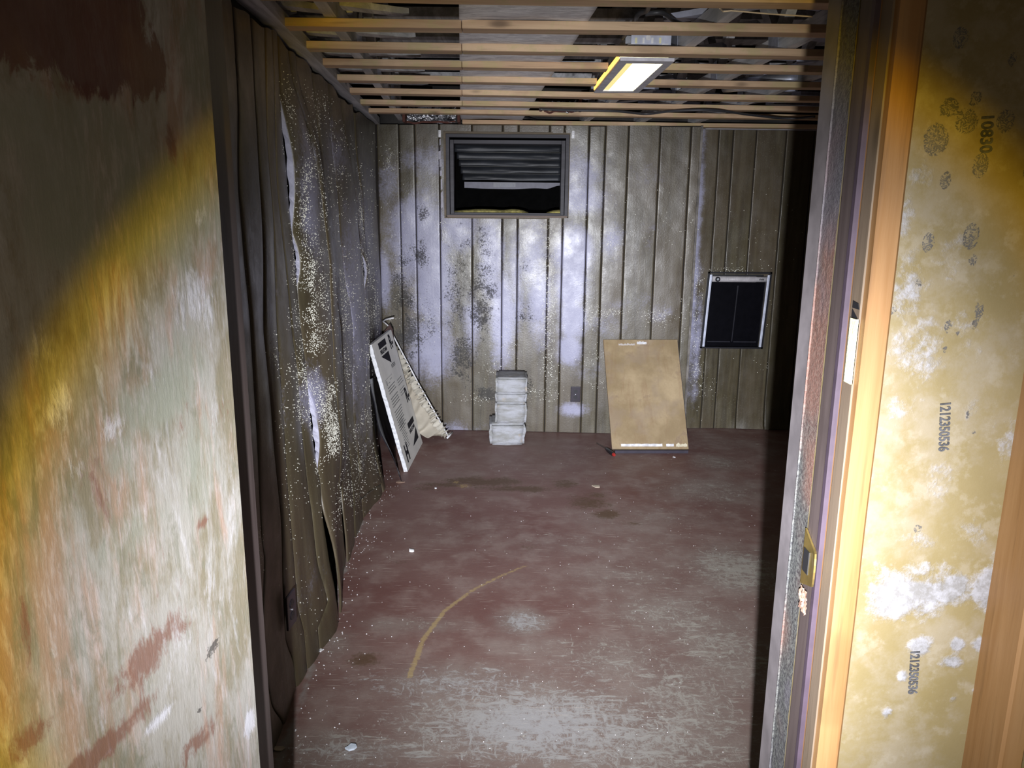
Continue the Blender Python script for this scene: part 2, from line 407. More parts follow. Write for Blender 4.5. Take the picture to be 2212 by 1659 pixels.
def plank(x0, x1, k, holes, yb, side):
    g = .0028; x0 += g; x1 -= g
    xs = [x0, x0+.0025, x0+.006]+cuts(x0+.012, x1-.012, .022, [h for H in holes for h in H[:2]])+[x1-.006, x1-.0025, x1]; zs = cuts(.004, WALLTOP-.002+(.006*vnoise(k*3.1, 1)), .02, [h for H in holes for h in H[2:]])
    b = B(); nx, nz = len(xs), len(zs)
    amp = .0045
    def yy(x, z):
        c = (x-x0)/(x1-x0)
        edge = .0040*max(0, 1-min(x-x0, x1-x)/.003)
        wav = amp*vnoise(x*3.1+k*.05, z*2.3) + .0022*vnoise(x*9+k, z*5+k) + .0011*vnoise(x*30, z*16+k*7)
        cup = .0010*(c*2-1)**2
        kick = (.05*exp(-(z/.10)**1.0)*sst(1.5, 2.0, x) if side else .0)
        return yb(x)+edge-wav+cup-kick+.003*hsh(k, 3)
    for x in xs:
        for z in zs: b.v.append((x, yy(x, z), z))
    for i in range(nx-1):
        for j in range(nz-1):
            cx, cz = (xs[i]+xs[i+1])/2, (zs[j]+zs[j+1])/2
            if any(H[0] < cx < H[1] and H[2] < cz < H[3] for H in holes): continue
            a = i*nz+j; b.f.append((a, a+nz, a+nz+1, a+1))
    # returned edges
    k0 = len(b.v)
    for x, s in ((x0, 0), (x1, nx-1)):
        base = len(b.v)
        for z in zs: b.v.append((x, yb(x)+.009, z))
        for j in range(nz-1):
            cz = (zs[j]+zs[j+1])/2
            if any(H[0] <= x <= H[1] and H[2] < cz < H[3] for H in holes): continue
            q = (s*nz+j, s*nz+j+1, base+j+1, base+j); b.f.append(q if s == 0 else q[::-1])
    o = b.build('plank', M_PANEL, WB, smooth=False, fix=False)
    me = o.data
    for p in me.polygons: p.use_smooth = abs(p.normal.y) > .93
    shell_attrs(o, {'film_sheen': FILM_SHEEN, 'dark': DARK}, uvb)
    return o
edges = [XW(5.53)+.004]+gl+[SEAM]
for k, (a, b_) in enumerate(zip(edges, edges[1:])): plank(a, b_, k, [WIN], lambda x: 5.50-.045*x, 0)
edges = [SEAM]+gr_+[gr_[-1]+.20, gr_[-1]+.31, gr_[-1]+.51, 2.6]
for k, (a, b_) in enumerate(zip(edges, edges[1:])): plank(a, b_, 30+k, [PET], lambda x: 5.62+.04*(x-1.27), 1)
# pale corner strip with flaking at the step of the wall
b = B(); b.box((SEAM-.012, 5.437, .0), (SEAM+.003, 5.62, WALLTOP)); b.build('corner_strip', plain('grey_corner_bead', (.16, .145, .13), .6, var=.5, scale=14), WB)
b = B(); b.box((SEAM+.06, YB(1.4)-.012, WALLTOP-.005), (2.6, YB(2.0), WALLTOP+.010)); b.build('top_rail', plain('grey_rail', (.30, .29, .31), .6), WB)

# ---- left wall : warped grooved panelling
def bulge(y, z):
    low = exp(-(z/.55)**1.3)
    r = (.03*G(y-2.0, .5)+.09*G(y-2.80, .33)+.05*G(y-3.5, .35)+.13*G(y-4.25, .42))*low
    r += .035*G(y-3.05, .30)*G(z-1.05, .75) + .012*vnoise(y*2.3, z*1.3) + .020*G(y-4.1, .2)*G(z-1.4, .4)
    return (r + .008*vnoise(y*6, z*2.2+3))*(.25+.75*sst(1.7, 2.6, y))
def onleftb(x, y):
    d = ray(x, y); P = onleft(x, y)
    for _ in range(6):
        bl = bulge(P.y, max(0, min(WALLTOP, P.z))); P = CAM + d*((-.60+bl)/(d.x+.064*d.y))
    return P
GROOVES = [
 [(503,0),(514,160),(519,420),(530,560),(543,700),(558,931),(569,1162),(574,1200),(573,1366),(576,1435),(590,1518),(613,1568)],
 [(539,0),(552,236),(563,422),(569,700),(587,873),(608,1105),(616,1278),(620,1370),(637,1435),(645,1490)],
 [(570,0),(585,400),(598,700),(612,900),(622,1050),(635,1200),(642,1297),(653,1366),(669,1435)],
 [(590,100),(600,400),(620,600),(630,700),(646,800),(659,968),(668,1050),(677,1110),(684,1200),(695,1297),(706,1355)],
 [(602,100),(612,280),(620,350),(627,440),(640,560),(650,700),(660,800),(668,880),(683,990),(692,1035),(698,1110),(710,1200),(732,1324)],
 [(625,150),(655,300),(672,420),(690,560),(694,632),(700,734),(701,800),(708,860),(716,960),(719,1024),(720,1110),(734,1270)],
 [(640,130),(665,250),(682,400),(695,500),(704,560),(716,680),(727,800),(728,900),(734,968),(739,1110),(748,1225)],
 [(690,300),(716,560),(726,632),(737,705),(739,762),(743,856),(749,912),(756,968),(762,1043),(768,1160)],
 [(715,290),(735,470),(743,560),(748,603),(757,650),(764,705),(763,762),(760,819),(763,893),(770,968),(782,1110)],
 [(742,300),(762,450),(776,560),(783,680),(782,777),(779,856),(785,931),(792,1043),(798,1090)],
 [(768,300),(785,450),(793,603),(797,705),(796,800),(803,884),(807,968),(815,1015),(824,1062)]]
GP = []
for g in GROOVES:
    q = sorted((max(-.05, min(WALLTOP, p.z)), p.y) for p in (onleftb(*a) for a in g) if p.z > -.01); GP.append(q)
def gy(k, z):
    if k == 0: return 1.30
    if k > len(GP): return 5.53
    q = GP[k-1]
    if z <= q[0][0]: return q[0][1]
    for (za, ya), (zb, yb_) in zip(q, q[1:]):
        if z <= zb:
            t = (z-za)/max(1e-6, zb-za); t = t*t*(3-2*t)*.5+t*.5; return ya+(yb_-ya)*t
    return q[-1][1]
NP = len(GP)+1
# (groove, pixel centre row on it, half length, lift)
TEARS = [(5, (621,360), .24, .030), (5, (641,560), .10, .018), (5, (675,930), .17, .030), (5, (715,1230), .32, .030), (7, (727,830), .70, .013), (10, (778,585), .10, .020), (11, (818,1035), .26, .045), (7, (742,1150), .3, .012)]
TEARS = [(k, onleftb(*p).z, hl, a) for k, p, hl, a in TEARS]
def lift(k, z):
    r = 0
    for kk, zc, hl, a in TEARS:
        if kk == k:
            t = abs(z-zc)/hl
            if t < 1: r = max(r, a*(1-t*t)**1.2)
    return r
backing = B()
def bk(u, v):
    y = 1.29+(5.6-1.29)*u; z = WALLTOP*v; return (XW(y)-.030+min(.02, bulge(y, z)*.5), y, z)
backing.grid(bk, 60, 30)
backing.box((-1.2, 1.29, -.0), (-1.05, 5.62, WALLTOP))
WL = backing.build('wall_left', M_BACKING, kind='structure', fix=False)
uvl = (lambda x, y: (onleft(x, y).y, onleft(x, y).z), lambda v: (v.y, v.z))
FILM_SHEEN_L = [(640,400,14,140,.7), (720,330,20,90,.5), (760,700,22,250,.55), (795,500,16,200,.5), (650,860,14,60,.7), (700,850,10,16,1.1), (720,620,24,200,.35), (590,740,10,300,.35), (725,1000,10,40,.5),
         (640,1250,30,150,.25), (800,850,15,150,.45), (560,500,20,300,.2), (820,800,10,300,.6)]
DARKL = [(760,850,20,120,.3), (700,300,30,120,.25)]
def lplank(k):
    b = B(); nz = 110; US = [0, .025, .06, .16, .33, .5, .67, .84, .94, .975, 1]; nu = 10; zt = WALLTOP-.01
    def top(y): return zt + (.02*vnoise(y*9, 5)-.02 if y > 2.2 else 0)
    def pos(u, v):
        z = v*zt
        y0 = gy(k, z)+.003; y1 = gy(k+1, z)-.003; y = y0+(y1-y0)*u
        z = v*top(y)
        x = XW(y)+bulge(y, z)+lift(k, z)*(1-u)**1.3 - .3*0*u
        wz = sst(.20, .7, z)*sst(2.17, 1.75, z)
        if k == 5: x += .040*wz*u**.8
        elif k == 6: x += .040*wz*(1-sst(.35, 1, u))
        elif k == 9: x += .026*wz*u**.8
        elif k == 10: x += .026*wz*(1-sst(.2, 1, u))
        x += .004*sin(pi*u)*(1+.8*vnoise(k, z*2)) - .004*max(0, 1-min(u, 1-u)/.05) + .004*vnoise(y*14, z*3)
        return (x, y, z)
    b.grid(lambda u, v: pos(US[int(round(u*nu))], v), nu, nz)
    base = len(b.v)
    # near edge return so the board has thickness
    for j in range(nz+1):
        x, y, z = pos(0, j/nz); b.v.append((x-.006, y+.001, z))
    for j in range(nz): b.f.append((j, j+1, base+j+1, base+j))
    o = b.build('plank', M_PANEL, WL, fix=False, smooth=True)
    shell_attrs(o, {'film_sheen': FILM_SHEEN_L, 'dark': DARKL}, uvl)
    return pos
LPOS = [lplank(k) for k in range(NP)]
for kk, zc, hl, a in TEARS[:3]+TEARS[5:6]:
    b = B(); f = LPOS[kk]; n = 24
    for j in range(n+1):
        z = zc-hl*.92+2*hl*.92*j/n; z = max(.01, z); x, y, zz = f(0, z/(WALLTOP-.01))
        w_ = lift(kk, z)*(.75+.15*vnoise(j*.7, kk)); b.v.append((x-.003, y-.001, zz)); b.v.append((x-w_-.004, y+.004+.006*vnoise(j, 4), zz))
    for j in range(n): b.f.append((2*j, 2*j+1, 2*j+3, 2*j+2))
    b.build('torn_backing', M_PAPER, WL, solid=.002)
# mildew specks as raised grains
def grains(name, parent, items, mat, seed):
    rnd = random.Random(seed); b = B()
    for (P, n, r) in items:
        t = n.cross(Vector((0, 0, 1))).normalized(); s = t.cross(n)
        a0 = rnd.random()*6.28; vs = [P+n*r*.8]
        for j in range(5):
            q = a0+j*1.2566; vs.append(P+t*cos(q)*r*(.8+.4*rnd.random())+s*sin(q)*r*(.8+.5*rnd.random())-n*.001)
        b.add(vs, [(0, 1+j, 1+(j+1) % 5) for j in range(5)])
    return b.build(name, mat, parent, kind='stuff', smooth=True)
def left_surface(y, z):
    for k in range(NP):
        if gy(k, z) <= y < gy(k+1, z):
            u = (y-gy(k, z))/(gy(k+1, z)-gy(k, z)); x = LPOS[k](u, z/(WALLTOP-.01))
            return Vector(x)
    return Vector((XW(y)+bulge(y, z), y, z))
rnd = random.Random(3); it = []
CL = [(615,230,6,90,150), (655,300,14,120,220), (648,560,12,60,260), (664,640,16,120,620), (672,720,14,90,520), (660,820,14,60,420), (690,880,16,60,700), (700,940,14,50,500), (685,1010,6,30,120),
      (638,420,8,80,260), (700,240,20,110,420), (668,420,10,60,160), (740,760,10,90,260), (758,700,12,120,330), (770,440,10,110,420), (780,600,9,120,420), (745,620,10,120,180),
      (790,700,12,200,420), (805,560,8,220,420), (800,880,12,120,320), (775,960,14,120,500), (740,980,10,100,260), (720,1050,14,120,180), (650,860,8,60,120), (640,600,10,200,160), (655,1280,20,60,40),
      (560,1180,8,40,70), (585,760,7,40,60), (640,1060,30,130,120), (760,1060,24,50,160), (815,760,8,200,300), (690,560,30,250,300), (715,720,30,300,420), (600,940,14,60,40), (730,330,20,120,240), (620,820,8,140,90)]
for px, py, rx, ry, n in CL:
    for i in range(int(n*1.4)):
        qx, qy = px+rnd.gauss(0, rx*.75), py+rnd.gauss(0, ry*.6)
        if vnoise(qx*.05, qy*.03) + rnd.gauss(0, .35) < -.15: continue
        P = onleftb(qx, qy)
        if not (1.6 < P.y < 5.4 and .02 < P.z < 2.1): continue
        P = left_surface(P.y, P.z); P.x += .0005
        it.append((P, Vector((1, -.15, 0)).normalized(), rnd.uniform(.0008, .0024)*(.62+P.y*.15)*(1.35 if rnd.random() < .12 else 1)))
grains('mildew_specks', WL, it, M_CREAM, 1)
it = []
CB = [(1190,590,12,90,260), (1183,700,12,90,260), (1190,800,14,50,120), (1180,490,25,30,80), (1275,680,14,30,90), (1315,520,10,20,70), (1420,685,25,18,120), (1320,675,22,8,60), (1160,850,30,20,90), (845,350,16,30,80),
      (1300,830,30,8,30), (1060,800,25,20,50), (1045,540,20,50,60), (990,560,30,60,60), (920,690,30,40,80), (1505,700,9,120,160), (1505,800,10,50,70), (1510,620,10,60,60), (1580,583,50,5,60), (1530,840,18,30,30),
      (1640,640,14,80,40), (1540,940,60,60,10), (1250,430,18,40,60), (1100,760,30,60,60), (880,440,40,60,40), (1400,500,80,60,50), (1630,790,30,30,15), (1280,770,30,30,40), (1230,275,25,5,40), (960,480,10,8,20), (1320,600,80,100,50), (860,600,25,120,120),
      (1650,530,60,100,40), (1030,860,30,10,50), (1480,560,10,200,40), (1350,440,90,70,40)]
for px, py, rx, ry, n in CB:
    for i in range(n):
        P = onback(px+rnd.gauss(0, rx*.7), py+rnd.gauss(0, ry*.6))
        if any(H[0]-.01 < P.x < H[1]+.01 and H[2]-.01 < P.z < H[3]+.01 for H in HOLES) or not (.02 < P.z < 2.15): continue
        P.y = YB(P.x)-.003; it.append((P, Vector((0, -1, 0)), rnd.uniform(.0012, .0030)))
grains('mildew_specks', WB, it, M_CREAM, 2)

# ---- right wall (out of view, closes the room)
b = B(); b.box((2.6, 1.25, 0), (2.7, 5.9, WALLTOP)); b.build('unseen_wall_right', plain('unseen_brown_wall', (.12, .09, .06), .7), kind='structure')

# ============================================================ CEILING
CZ = 2.17
b = B(); b.box((-1.25, 1.0, 2.95), (2.75, 5.9, 3.0)); b.box((-1.25, 5.72, 2.19), (2.75, 5.78, 2.95)); b.box((-1.25, 1.0, 2.19), (-1.2, 5.78, 2.95))
b.box((2.7, 1.0, 2.19), (2.75, 5.78, 2.95))
CEIL = b.build('ceiling', M_DECK, kind='structure')
tp = B(); tp.beam((XW(1.3)-.02, 1.3, CZ+.020), (XW(5.5)-.02, 5.5, CZ+.020), .11, .045)
tp.build('top_plate', M_TRUSS, CEIL)
# light box geometry first (battens are cut around it)
F0 = onz(1340, 126, CZ); F1 = onz(1457, 128, CZ); F2 = onz(1379, 197, CZ); F3 = onz(1283, 197, CZ)
fx = lambda y, s: (F0.x+(F3.x-F0.x)*(y-F0.y)/(F3.y-F0.y)) if s == 0 else (F1.x+(F2.x-F1.x)*(y-F1.y)/(F2.y-F1.y))
LP = [(-20,-5,600,1740,14,-1), (3,16,600,1752,13,0)] if 0 else None
# (left px, y of far lower edge, right px, y)
BT = [(560, 2, 1752, 21), (600, 66, 1740, 82), (648, 112, 1735, 129), (685, 147, 1733, 163), (716, 178, 1731, 194), (741, 205, 1728, 222), (762, 228, 1724, 243), (783, 246, 1720, 259.5), (1000, 269.5, 1715, 279)]
for i, (lx, ly, rx, ry) in enumerate(BT):
    A = onz(lx, ly, CZ); C = onz(rx, ry, CZ); d = (C-A); sl = d.y/d.x
    w_, h_ = .072, .026
    xa = XW(A.y)+(.02 if i < 8 else A.x-XW(A.y)); xb = 2.6
    segs = [(xa, xb)]
    yc = A.y
    if i < 7 and i > 0:
        # joints where two lengths meet
        xj = onz(1000, ly+(ry-ly)*(1000-lx)/(rx-lx), CZ).x; segs = [(xa, xj-.001), (xj+.001, xb)]
    ymid = A.y+sl*(fx(A.y, 0)-A.x)
    if F0.y+.02 < ymid < F3.y+.03:
        ns = []
        for p, q in segs:
            l_, r_ = fx(ymid, 0)-.012, fx(ymid, 1)+.004
            if p < l_ < q: ns += [(p, l_), (r_, q)]
            else: ns.append((p, q))
        segs = ns
    for p, q in segs:
        ya, yb_ = A.y+sl*(p-A.x), A.y+sl*(q-A.x)
        b = B(); n = max(1, int((q-p)/.25)); zb = CZ
        # a length of sawn board: slightly wavy
        for s in range(n+1):
            x = p+(q-p)*s/n; y = ya+(yb_-ya)*s/n; dz = .002*vnoise(x*1.7+i, i*2.3); dy = .002*vnoise(x*2.1, i*5.1)
            for (oy, oz) in ((-w_, 0), (0, 0), (0, h_), (-w_, h_)): b.v.append((x, y+oy+dy, zb+oz+dz))
        for s in range(n):
            for j in range(4):
                a = s*4+j; c = s*4+(j+1) % 4; b.f.append((a, c, c+4, a+4))
        b.f.append((3, 2, 1, 0)); b.f.append((n*4, n*4+1, n*4+2, n*4+3))
        b.build('batten', M_BATTEN, CEIL, bevel=.0015, seg=1)
# roof trusses, running away from the camera above the battens
def truss(name, x0, label):
    t = empty(name, (x0-.064*3.5, 3.5, CZ+.03)); tag(t, label, 'roof truss', 'roof trusses above the battens'); inv = Matrix.Translation(-Vector(t.location))
    def part(nm, bb, mat, **k):
        o = bb.build(nm, mat, t, **k); o.data.transform(inv); return o
    X = lambda y: x0-.064*y
    bz = CZ+.028
    b = B(); b.beam((X(1.5), 1.5, bz+.032), (X(5.68), 5.68, bz+.032), .038, .064); part('bottom_chord', b, M_TRUSS)
    b = B(); b.beam((X(1.5), 1.5, bz+.46), (X(5.68), 5.68, bz+.46), .038, .064); part('top_chord', b, M_TRUSS)
    y = 1.75; s = 0; step = .36
    while y < 5.3:
        z0, z1 = (bz+.05, bz+.44) if s % 2 == 0 else (bz+.44, bz+.05)
        b = B(); b.beam((X(y), y, z0), (X(y+step), y+step, z1), .05, .038, Vector((1, 0, 0))); part('web', b, M_TRUSS)
        if s % 2 == 0:
            for sd in (-1, 1):
                b = B(); yy = y; b.add([(X(yy)+sd*.0215, yy-.07, bz+.015), (X(yy)+sd*.0215, yy+.07, bz+.015), (X(yy)+sd*.0215, yy+.05, bz+.10), (X(yy)+sd*.0215, yy-.05, bz+.10)], [(0, 1, 2, 3)])
                part('gusset_plate', b, M_PLATE, solid=.0015)
        y += step; s += 1
truss('roof_truss', -.42, 'grey timber roof truss nearest the left wall, above the battens')
truss('roof_truss', .84, 'grey timber roof truss just right of the glowing ceiling light')
truss('roof_truss', 1.22, 'grey timber roof truss between the light and the bare pipe')
truss('roof_truss', 1.60, 'grey timber roof truss nearest the right door jamb, above battens')
# cross purlins higher up
for i in range(9):
    y = 2.1+.42*i; b = B(); b.box((-1.2, y, 2.46), (2.7, y+.14, 2.50)); b.build('purlin', M_TRUSS, CEIL)
# zigzag bracing seen in every bay right of the light
Mbr = plain('brace_greyblue', (.42, .44, .54), .5, .2)
for j, y in enumerate([2.45+.39*i for i in range(8)]):
    b = B()
    for q in range(5):
        x = .72+.40*q-.064*y; s = 1 if q % 2 else -1
        b.beam((x, y-.12*s, CZ+.10), (x+.40, y+.12*s, CZ+.10+.02), .065, .02)
    b.build('cross_brace', Mbr, CEIL)
    b = B()
    for q in range(3):
        x = -.82+.2*q-.064*y; b.beam((x, y-.1, CZ+.09), (x+.20, y+.14, CZ+.12), .06, .02)
    b.build('cross_brace', M_TRUSS, CEIL)

# fibreboard strip lying on the battens
def m_fibre():
    n = N('grey_fibreboard'); v = n.co((9, 60, 9)); a = n.noise(1, 6, .75, v, 1.0); c = n.noise(5, 4)
    col = n.mix(n.ss(a, .40, .60), (.60, .59, .62), (.97, .97, .99)); col = n.mix(n.mul(n.ss(c, .5, .7), .3), col, (.40, .38, .36))
    n.bump(a, .5, .004); return n.done(col, .8)
b = B(); FL = lambda y: onz(990, 200, CZ+.03).x - .064*0 ; sx0 = onz(988, 10, CZ+.03).x; sx1 = onz(1290, 14, CZ+.03).x; yy0 = onz(990, 12, CZ+.03).y
def fb(u, v):
    y = 1.9+(5.45-1.9)*v; xl = sx0+.004-.066*(y-yy0); xr = sx1-.066*(y-yy0)
    ph = (y-2.2)/.385; sag = .010*(.5-.5*cos(2*pi*ph))*sin(pi*min(1, max(0, u)))
    return (xl+(xr-xl)*u, y, CZ+.030+sag+.003*vnoise(u*5, y*3))
b.grid(fb, 24, 110); FB = b.build('fibreboard_sheet', m_fibre(), solid=.010, smooth=True)
tag(FB, 'long grey flecked fibreboard strip lying across the ceiling battens', 'fibreboard')

# ceiling light
def ceiling_light():
    t = empty('ceiling_light', (F0.x, F0.y, CZ)); inv = Matrix.Translation(-Vector(t.location))
    tag(t, 'glowing yellow-white ceiling light with a grey metal frame between the battens', 'ceiling light')
    def part(nm, bb, mat, parent=None, **k):
        o = bb.build(nm, mat, parent or t, **k); o.data.transform(inv); return o
    def q(u, v, z):
        a = F0.lerp(F1, u); c = F3.lerp(F2, u); p = a.lerp(c, v); return Vector((p.x, p.y, z))
    # frame ring
    U = [0, .16, .84, 1]; V = [0, .07, .93, 1]; b = B()
    for i in range(3):
        for j in range(3):
            if i == 1 and j == 1: continue
            cs = [q(U[i], V[j], 0), q(U[i+1], V[j], 0), q(U[i+1], V[j+1], 0), q(U[i], V[j+1], 0)]
            b.add([Vector((c.x, c.y, CZ-.008)) for c in cs]+[Vector((c.x, c.y, CZ+.004)) for c in cs], [(0,3,2,1),(4,5,6,7),(0,1,5,4),(1,2,6,5),(2,3,7,6),(3,0,4,7)])
    part('frame', b, plain('grey_light_frame', (.60, .60, .66), .5, .2), fix=False)
    ML = N('lit_diffuser'); g = ML.co(); sx = ML.t.nodes.new('ShaderNodeSeparateXYZ'); ML.t.links.new(g, sx.inputs[0])
    em = ML.p.inputs['Emission Color']; ML.L((1, .93, .56), em); ML.p.inputs['Emission Strength'].default_value = 5.0; ML.done((.8, .78, .6), .4)
    MY = N('lit_diffuser_edge'); MY.L((1, .86, .30), MY.p.inputs['Emission Color']); MY.p.inputs['Emission Strength'].default_value = .8; MY.done((.8, .7, .4), .4)
    b = B(); cs = [q(.30, .07, 0), q(.84, .07, 0), q(.84, .92, 0), q(.30, .92, 0)]; z = CZ-.002
    b.prism([(c.x, c.y, z) for c in cs], (0, 0, .004)); D = part('diffuser', b, ML.m)
    b = B(); cs = [q(.16, .07, 0), q(.30, .07, 0), q(.30, .93, 0), q(.16, .93, 0)]
    b.prism([(c.x, c.y, z) for c in cs], (0, 0, .004)); e = part('diffuser_edge', b, MY.m); e['label'] = 'yellow side band of the glowing diffuser'
    # housing
    b = B(); cs = [q(.10, .03, 0), q(.92, .03, 0), q(.92, .97, 0), q(.10, .97, 0)]
    lo = [Vector((c.x, c.y, CZ+.010)) for c in cs]; hi = [Vector((c.x, c.y, CZ+.085)) for c in cs]
    b.add(lo+hi, [(4,5,6,7),(1,2,6,5),(2,3,7,6)]); part('housing', b, M_METAL, solid=.001)
    mA = lo[0].lerp(lo[3], .10); mB = lo[3]; uz = Vector((0, 0, .024)); b = B(); b.add([mB+uz, lo[0]+uz, hi[0], hi[3], lo[0], hi[1], lo[1]], [(0,1,2,3), (4,6,5,2)]); part('housing_wall', b, M_METAL, fix=False); MO = N('orange_side_glow'); MO.L((1, .58, .10), MO.p.inputs['Emission Color']); MO.p.inputs['Emission Strength'].default_value = 2.2; MO.done((.8, .6, .3), .4)
    b = B(); q0 = q(-.012, .02, 0); q1 = q(-.012, .98, 0); b.add([(q0.x, q0.y, CZ+.002), (q1.x, q1.y, CZ+.002), (q1.x, q1.y, CZ+.022), (q0.x, q0.y, CZ+.022)], [(0,1,2,3)]); sd = part('side_lens', b, MO.m, solid=.001); sd['label'] = 'glowing yellow side of the light box'
    # end plate with slots and wing nuts
    y = F0.y-.012; zc = onz(1405, 86, CZ).z
    pa = ony(1363, 98, y); pb = ony(1450, 74, y)
    b = B(); b.box((pa.x, y-.003, pa.z), (pb.x, y, pb.z+.02)); ep = part('end_plate', b, plain('bright_plate', (.60, .63, .75), .4, .0))
    for (px, c) in ((1374, 1), (1390, 0), (1409, 0), (1426, 1)):
        p = ony(px, 87, y-.004); b = B(); b.box((p.x-.004, y-.006, p.z-.011), (p.x+.004, y-.003, p.z+.009)); part('slot', b, plain('slot_%d' % c, (.9, .86, .55) if c else (.95, .95, .95), .5), ep)
    p = ony(1400, 82, y-.004); b = B(); b.tube([(p.x, y-.008, p.z), (p.x, y-.003, p.z)], .010, 12); part('knob', b, M_WHITE, ep)
    for px in (1363, 1437):
        p = ony(px, 98, y-.004); b = B(); b.tube([(p.x, y, p.z-.022), (p.x, y, p.z)], .0045, 8); b.box((p.x-.012, y-.004, p.z-.004), (p.x+.012, y+.004, p.z+.006)); part('wing_nut', b, M_WHITE)
ceiling_light()
# duct foil pieces
def m_foil():
    n = N('crumpled_foil'); a = n.vor(16, n.co((1, 1.5, 1)), 'F1', 'Distance'); n.bump(n.math('ADD', a, n.noise(30, 4)), 1, .05); return n.done((.85, .86, .9), .22, 1)
MF = m_foil(); MRED = plain('red_brown_paper', (.10, .032, .022), .8)
def foil(pa, pb, Y, label, red):
    A = ony(*pa, Y); C = ony(*pb, Y); t = empty('foil_insulation', ((A.x+C.x)/2, Y, C.z)); inv = Matrix.Translation(-Vector(t.location)); tag(t, label, 'insulation', 'foil insulation pieces')
    b = B()
    b.grid(lambda u, v: (A.x+(C.x-A.x)*u, Y+.10*v-.05+.02*vnoise(u*9, v*6), C.z+(A.z-C.z)*v+.012*vnoise(u*11+2, v*9)), 40, 14)
    o = b.build('foil_face', MF, t, solid=.002); o.data.transform(inv)
    for x in (A.x-.02, C.x+.02):
        b = B(); b.box((x-.009, Y-.045, C.z-.0), (x+.009, Y+.06, A.z+.0)); o = b.build('paper_flange', MRED, t, bevel=.004); o.data.transform(inv)
    b = B(); b.grid(lambda u, v: (A.x+(C.x-A.x)*u, Y-.055+.012*vnoise(u*7, 3), C.z-.010+.012*v+.008*vnoise(u*6, 1)), 24, 2); o = b.build('paper_edge', MRED, t, solid=.004); o.data.transform(inv)
foil((880, 222), (985, 266), 5.30, 'crumpled silver foil with red-brown edges above the window, left of it', MRED)
foil((1175, 216), (1245, 243), 4.95, 'small crumpled silver foil scrap above the battens over the window', MRED)
# pipe
b = B(); p = ony(1719, 170, 3.95); b.tube([(p.x, p.y, p.z), (p.x-.28, p.y+.25, p.z)], .030, 16, False); 
o = b.build('pipe', M_METAL, solid=.004, smooth=True); tag(o, 'open end of a grey metal pipe between battens, upper right', 'pipe')
# cables
def cable(pts, r, label, mat=M_CABLE, n=24):
    P = [Vector(p) for p in pts]; out = []
    for i in range(len(P)-1):
        a = P[max(i-1, 0)]; b_ = P[i]; c = P[i+1]; d = P[min(i+2, len(P)-1)]
        for s in range(6):
            t = s/6; out.append(.5*((2*b_)+(c-a)*t+(2*a-5*b_+4*c-d)*t*t+(-a+3*b_-3*c+d)*t**3))
    out.append(P[-1]); b = B(); b.tube(out, r, 8); o = b.build('cable', mat, smooth=True); tag(o, label, 'cable', 'cables above the ceiling battens'); return o
cable([onz(x, y, 2.150) for x, y in ((1165,236),(1230,238),(1330,240),(1395,246),(1450,240),(1540,238),(1620,248),(1700,256),(1760,252))], .007, 'dark cable sagging below the far battens, towards the right')
cable([onz(x, y, 2.225) for x, y in ((1000,250),(1100,246),(1180,262),(1300,262),(1450,268),(1600,276),(1740,282))], .006, 'thin dark cable above the window, near the far wall')
cable([onz(x, y, 2.22) for x, y in ((1404,0),(1398,22),(1378,32),(1368,52),(1345,82))], .008, 'grey cable curling down beside the end plate of the ceiling light')
cable([onz(x, y, 2.24) for x, y in ((1395,30),(1430,28),(1455,44),(1490,58),(1520,62))], .008, 'dark cable arching right behind the ceiling light')
b = B(); b.tube([onz(x, y, 2.19) for x, y in ((1555,18),(1562,25),(1580,23),(1660,30),(1755,36))], .0022, 6); o = b.build('splinter', plain('pale_splinter', (.75, .6, .42), .7)); tag(o, 'long pale wood splinter hanging at the upper right battens', 'splinter')

# ============================================================ WINDOW
wd = B(); x0, x1, z0, z1 = WIN; yb = YB((x0+x1)/2)
def ring(b, x0, x1, z0, z1, t, ya, yb2):
    b.box((x0, ya, z0), (x0+t, yb2, z1)); b.box((x1-t, ya, z0), (x1, yb2, z1)); b.box((x0+t, ya, z1-t), (x1-t, yb2, z1)); b.box((x0+t, ya, z0), (x1-t, yb2, z0+t*.5))
Mfr = wood('dark_grey_frame', (.022, .020, .028), (.045, .042, .055), 'x', 1, .55)
ring(wd, x0+.006, x1-.006, z0+.008, z1-.01, .022, yb-.012, yb+.05)
WN = wd.build('window_1', Mfr, kind='structure')
b = B(); ring(b, x0+.030, x1-.030, z0+.020, z1-.045, .026, yb+.02, yb+.14); b.build('inner_frame', Mfr, WN, bevel=.002)
b = B(); ring(b, x0-.010, x1+.010, z0-.008, z1+.006, .014, yb-.010, yb+.004); b.build('casing', wood('olive_casing', (.10, .075, .045), (.17, .13, .08), 'x'), WN)
b = B(); b.box((x0+.01, yb-.02, z0+.0), (x1-.01, yb+.12, z0+.014)); b.build('window_sill', wood('sill', (.12, .085, .07), (.2, .15, .12), 'x'), WN)
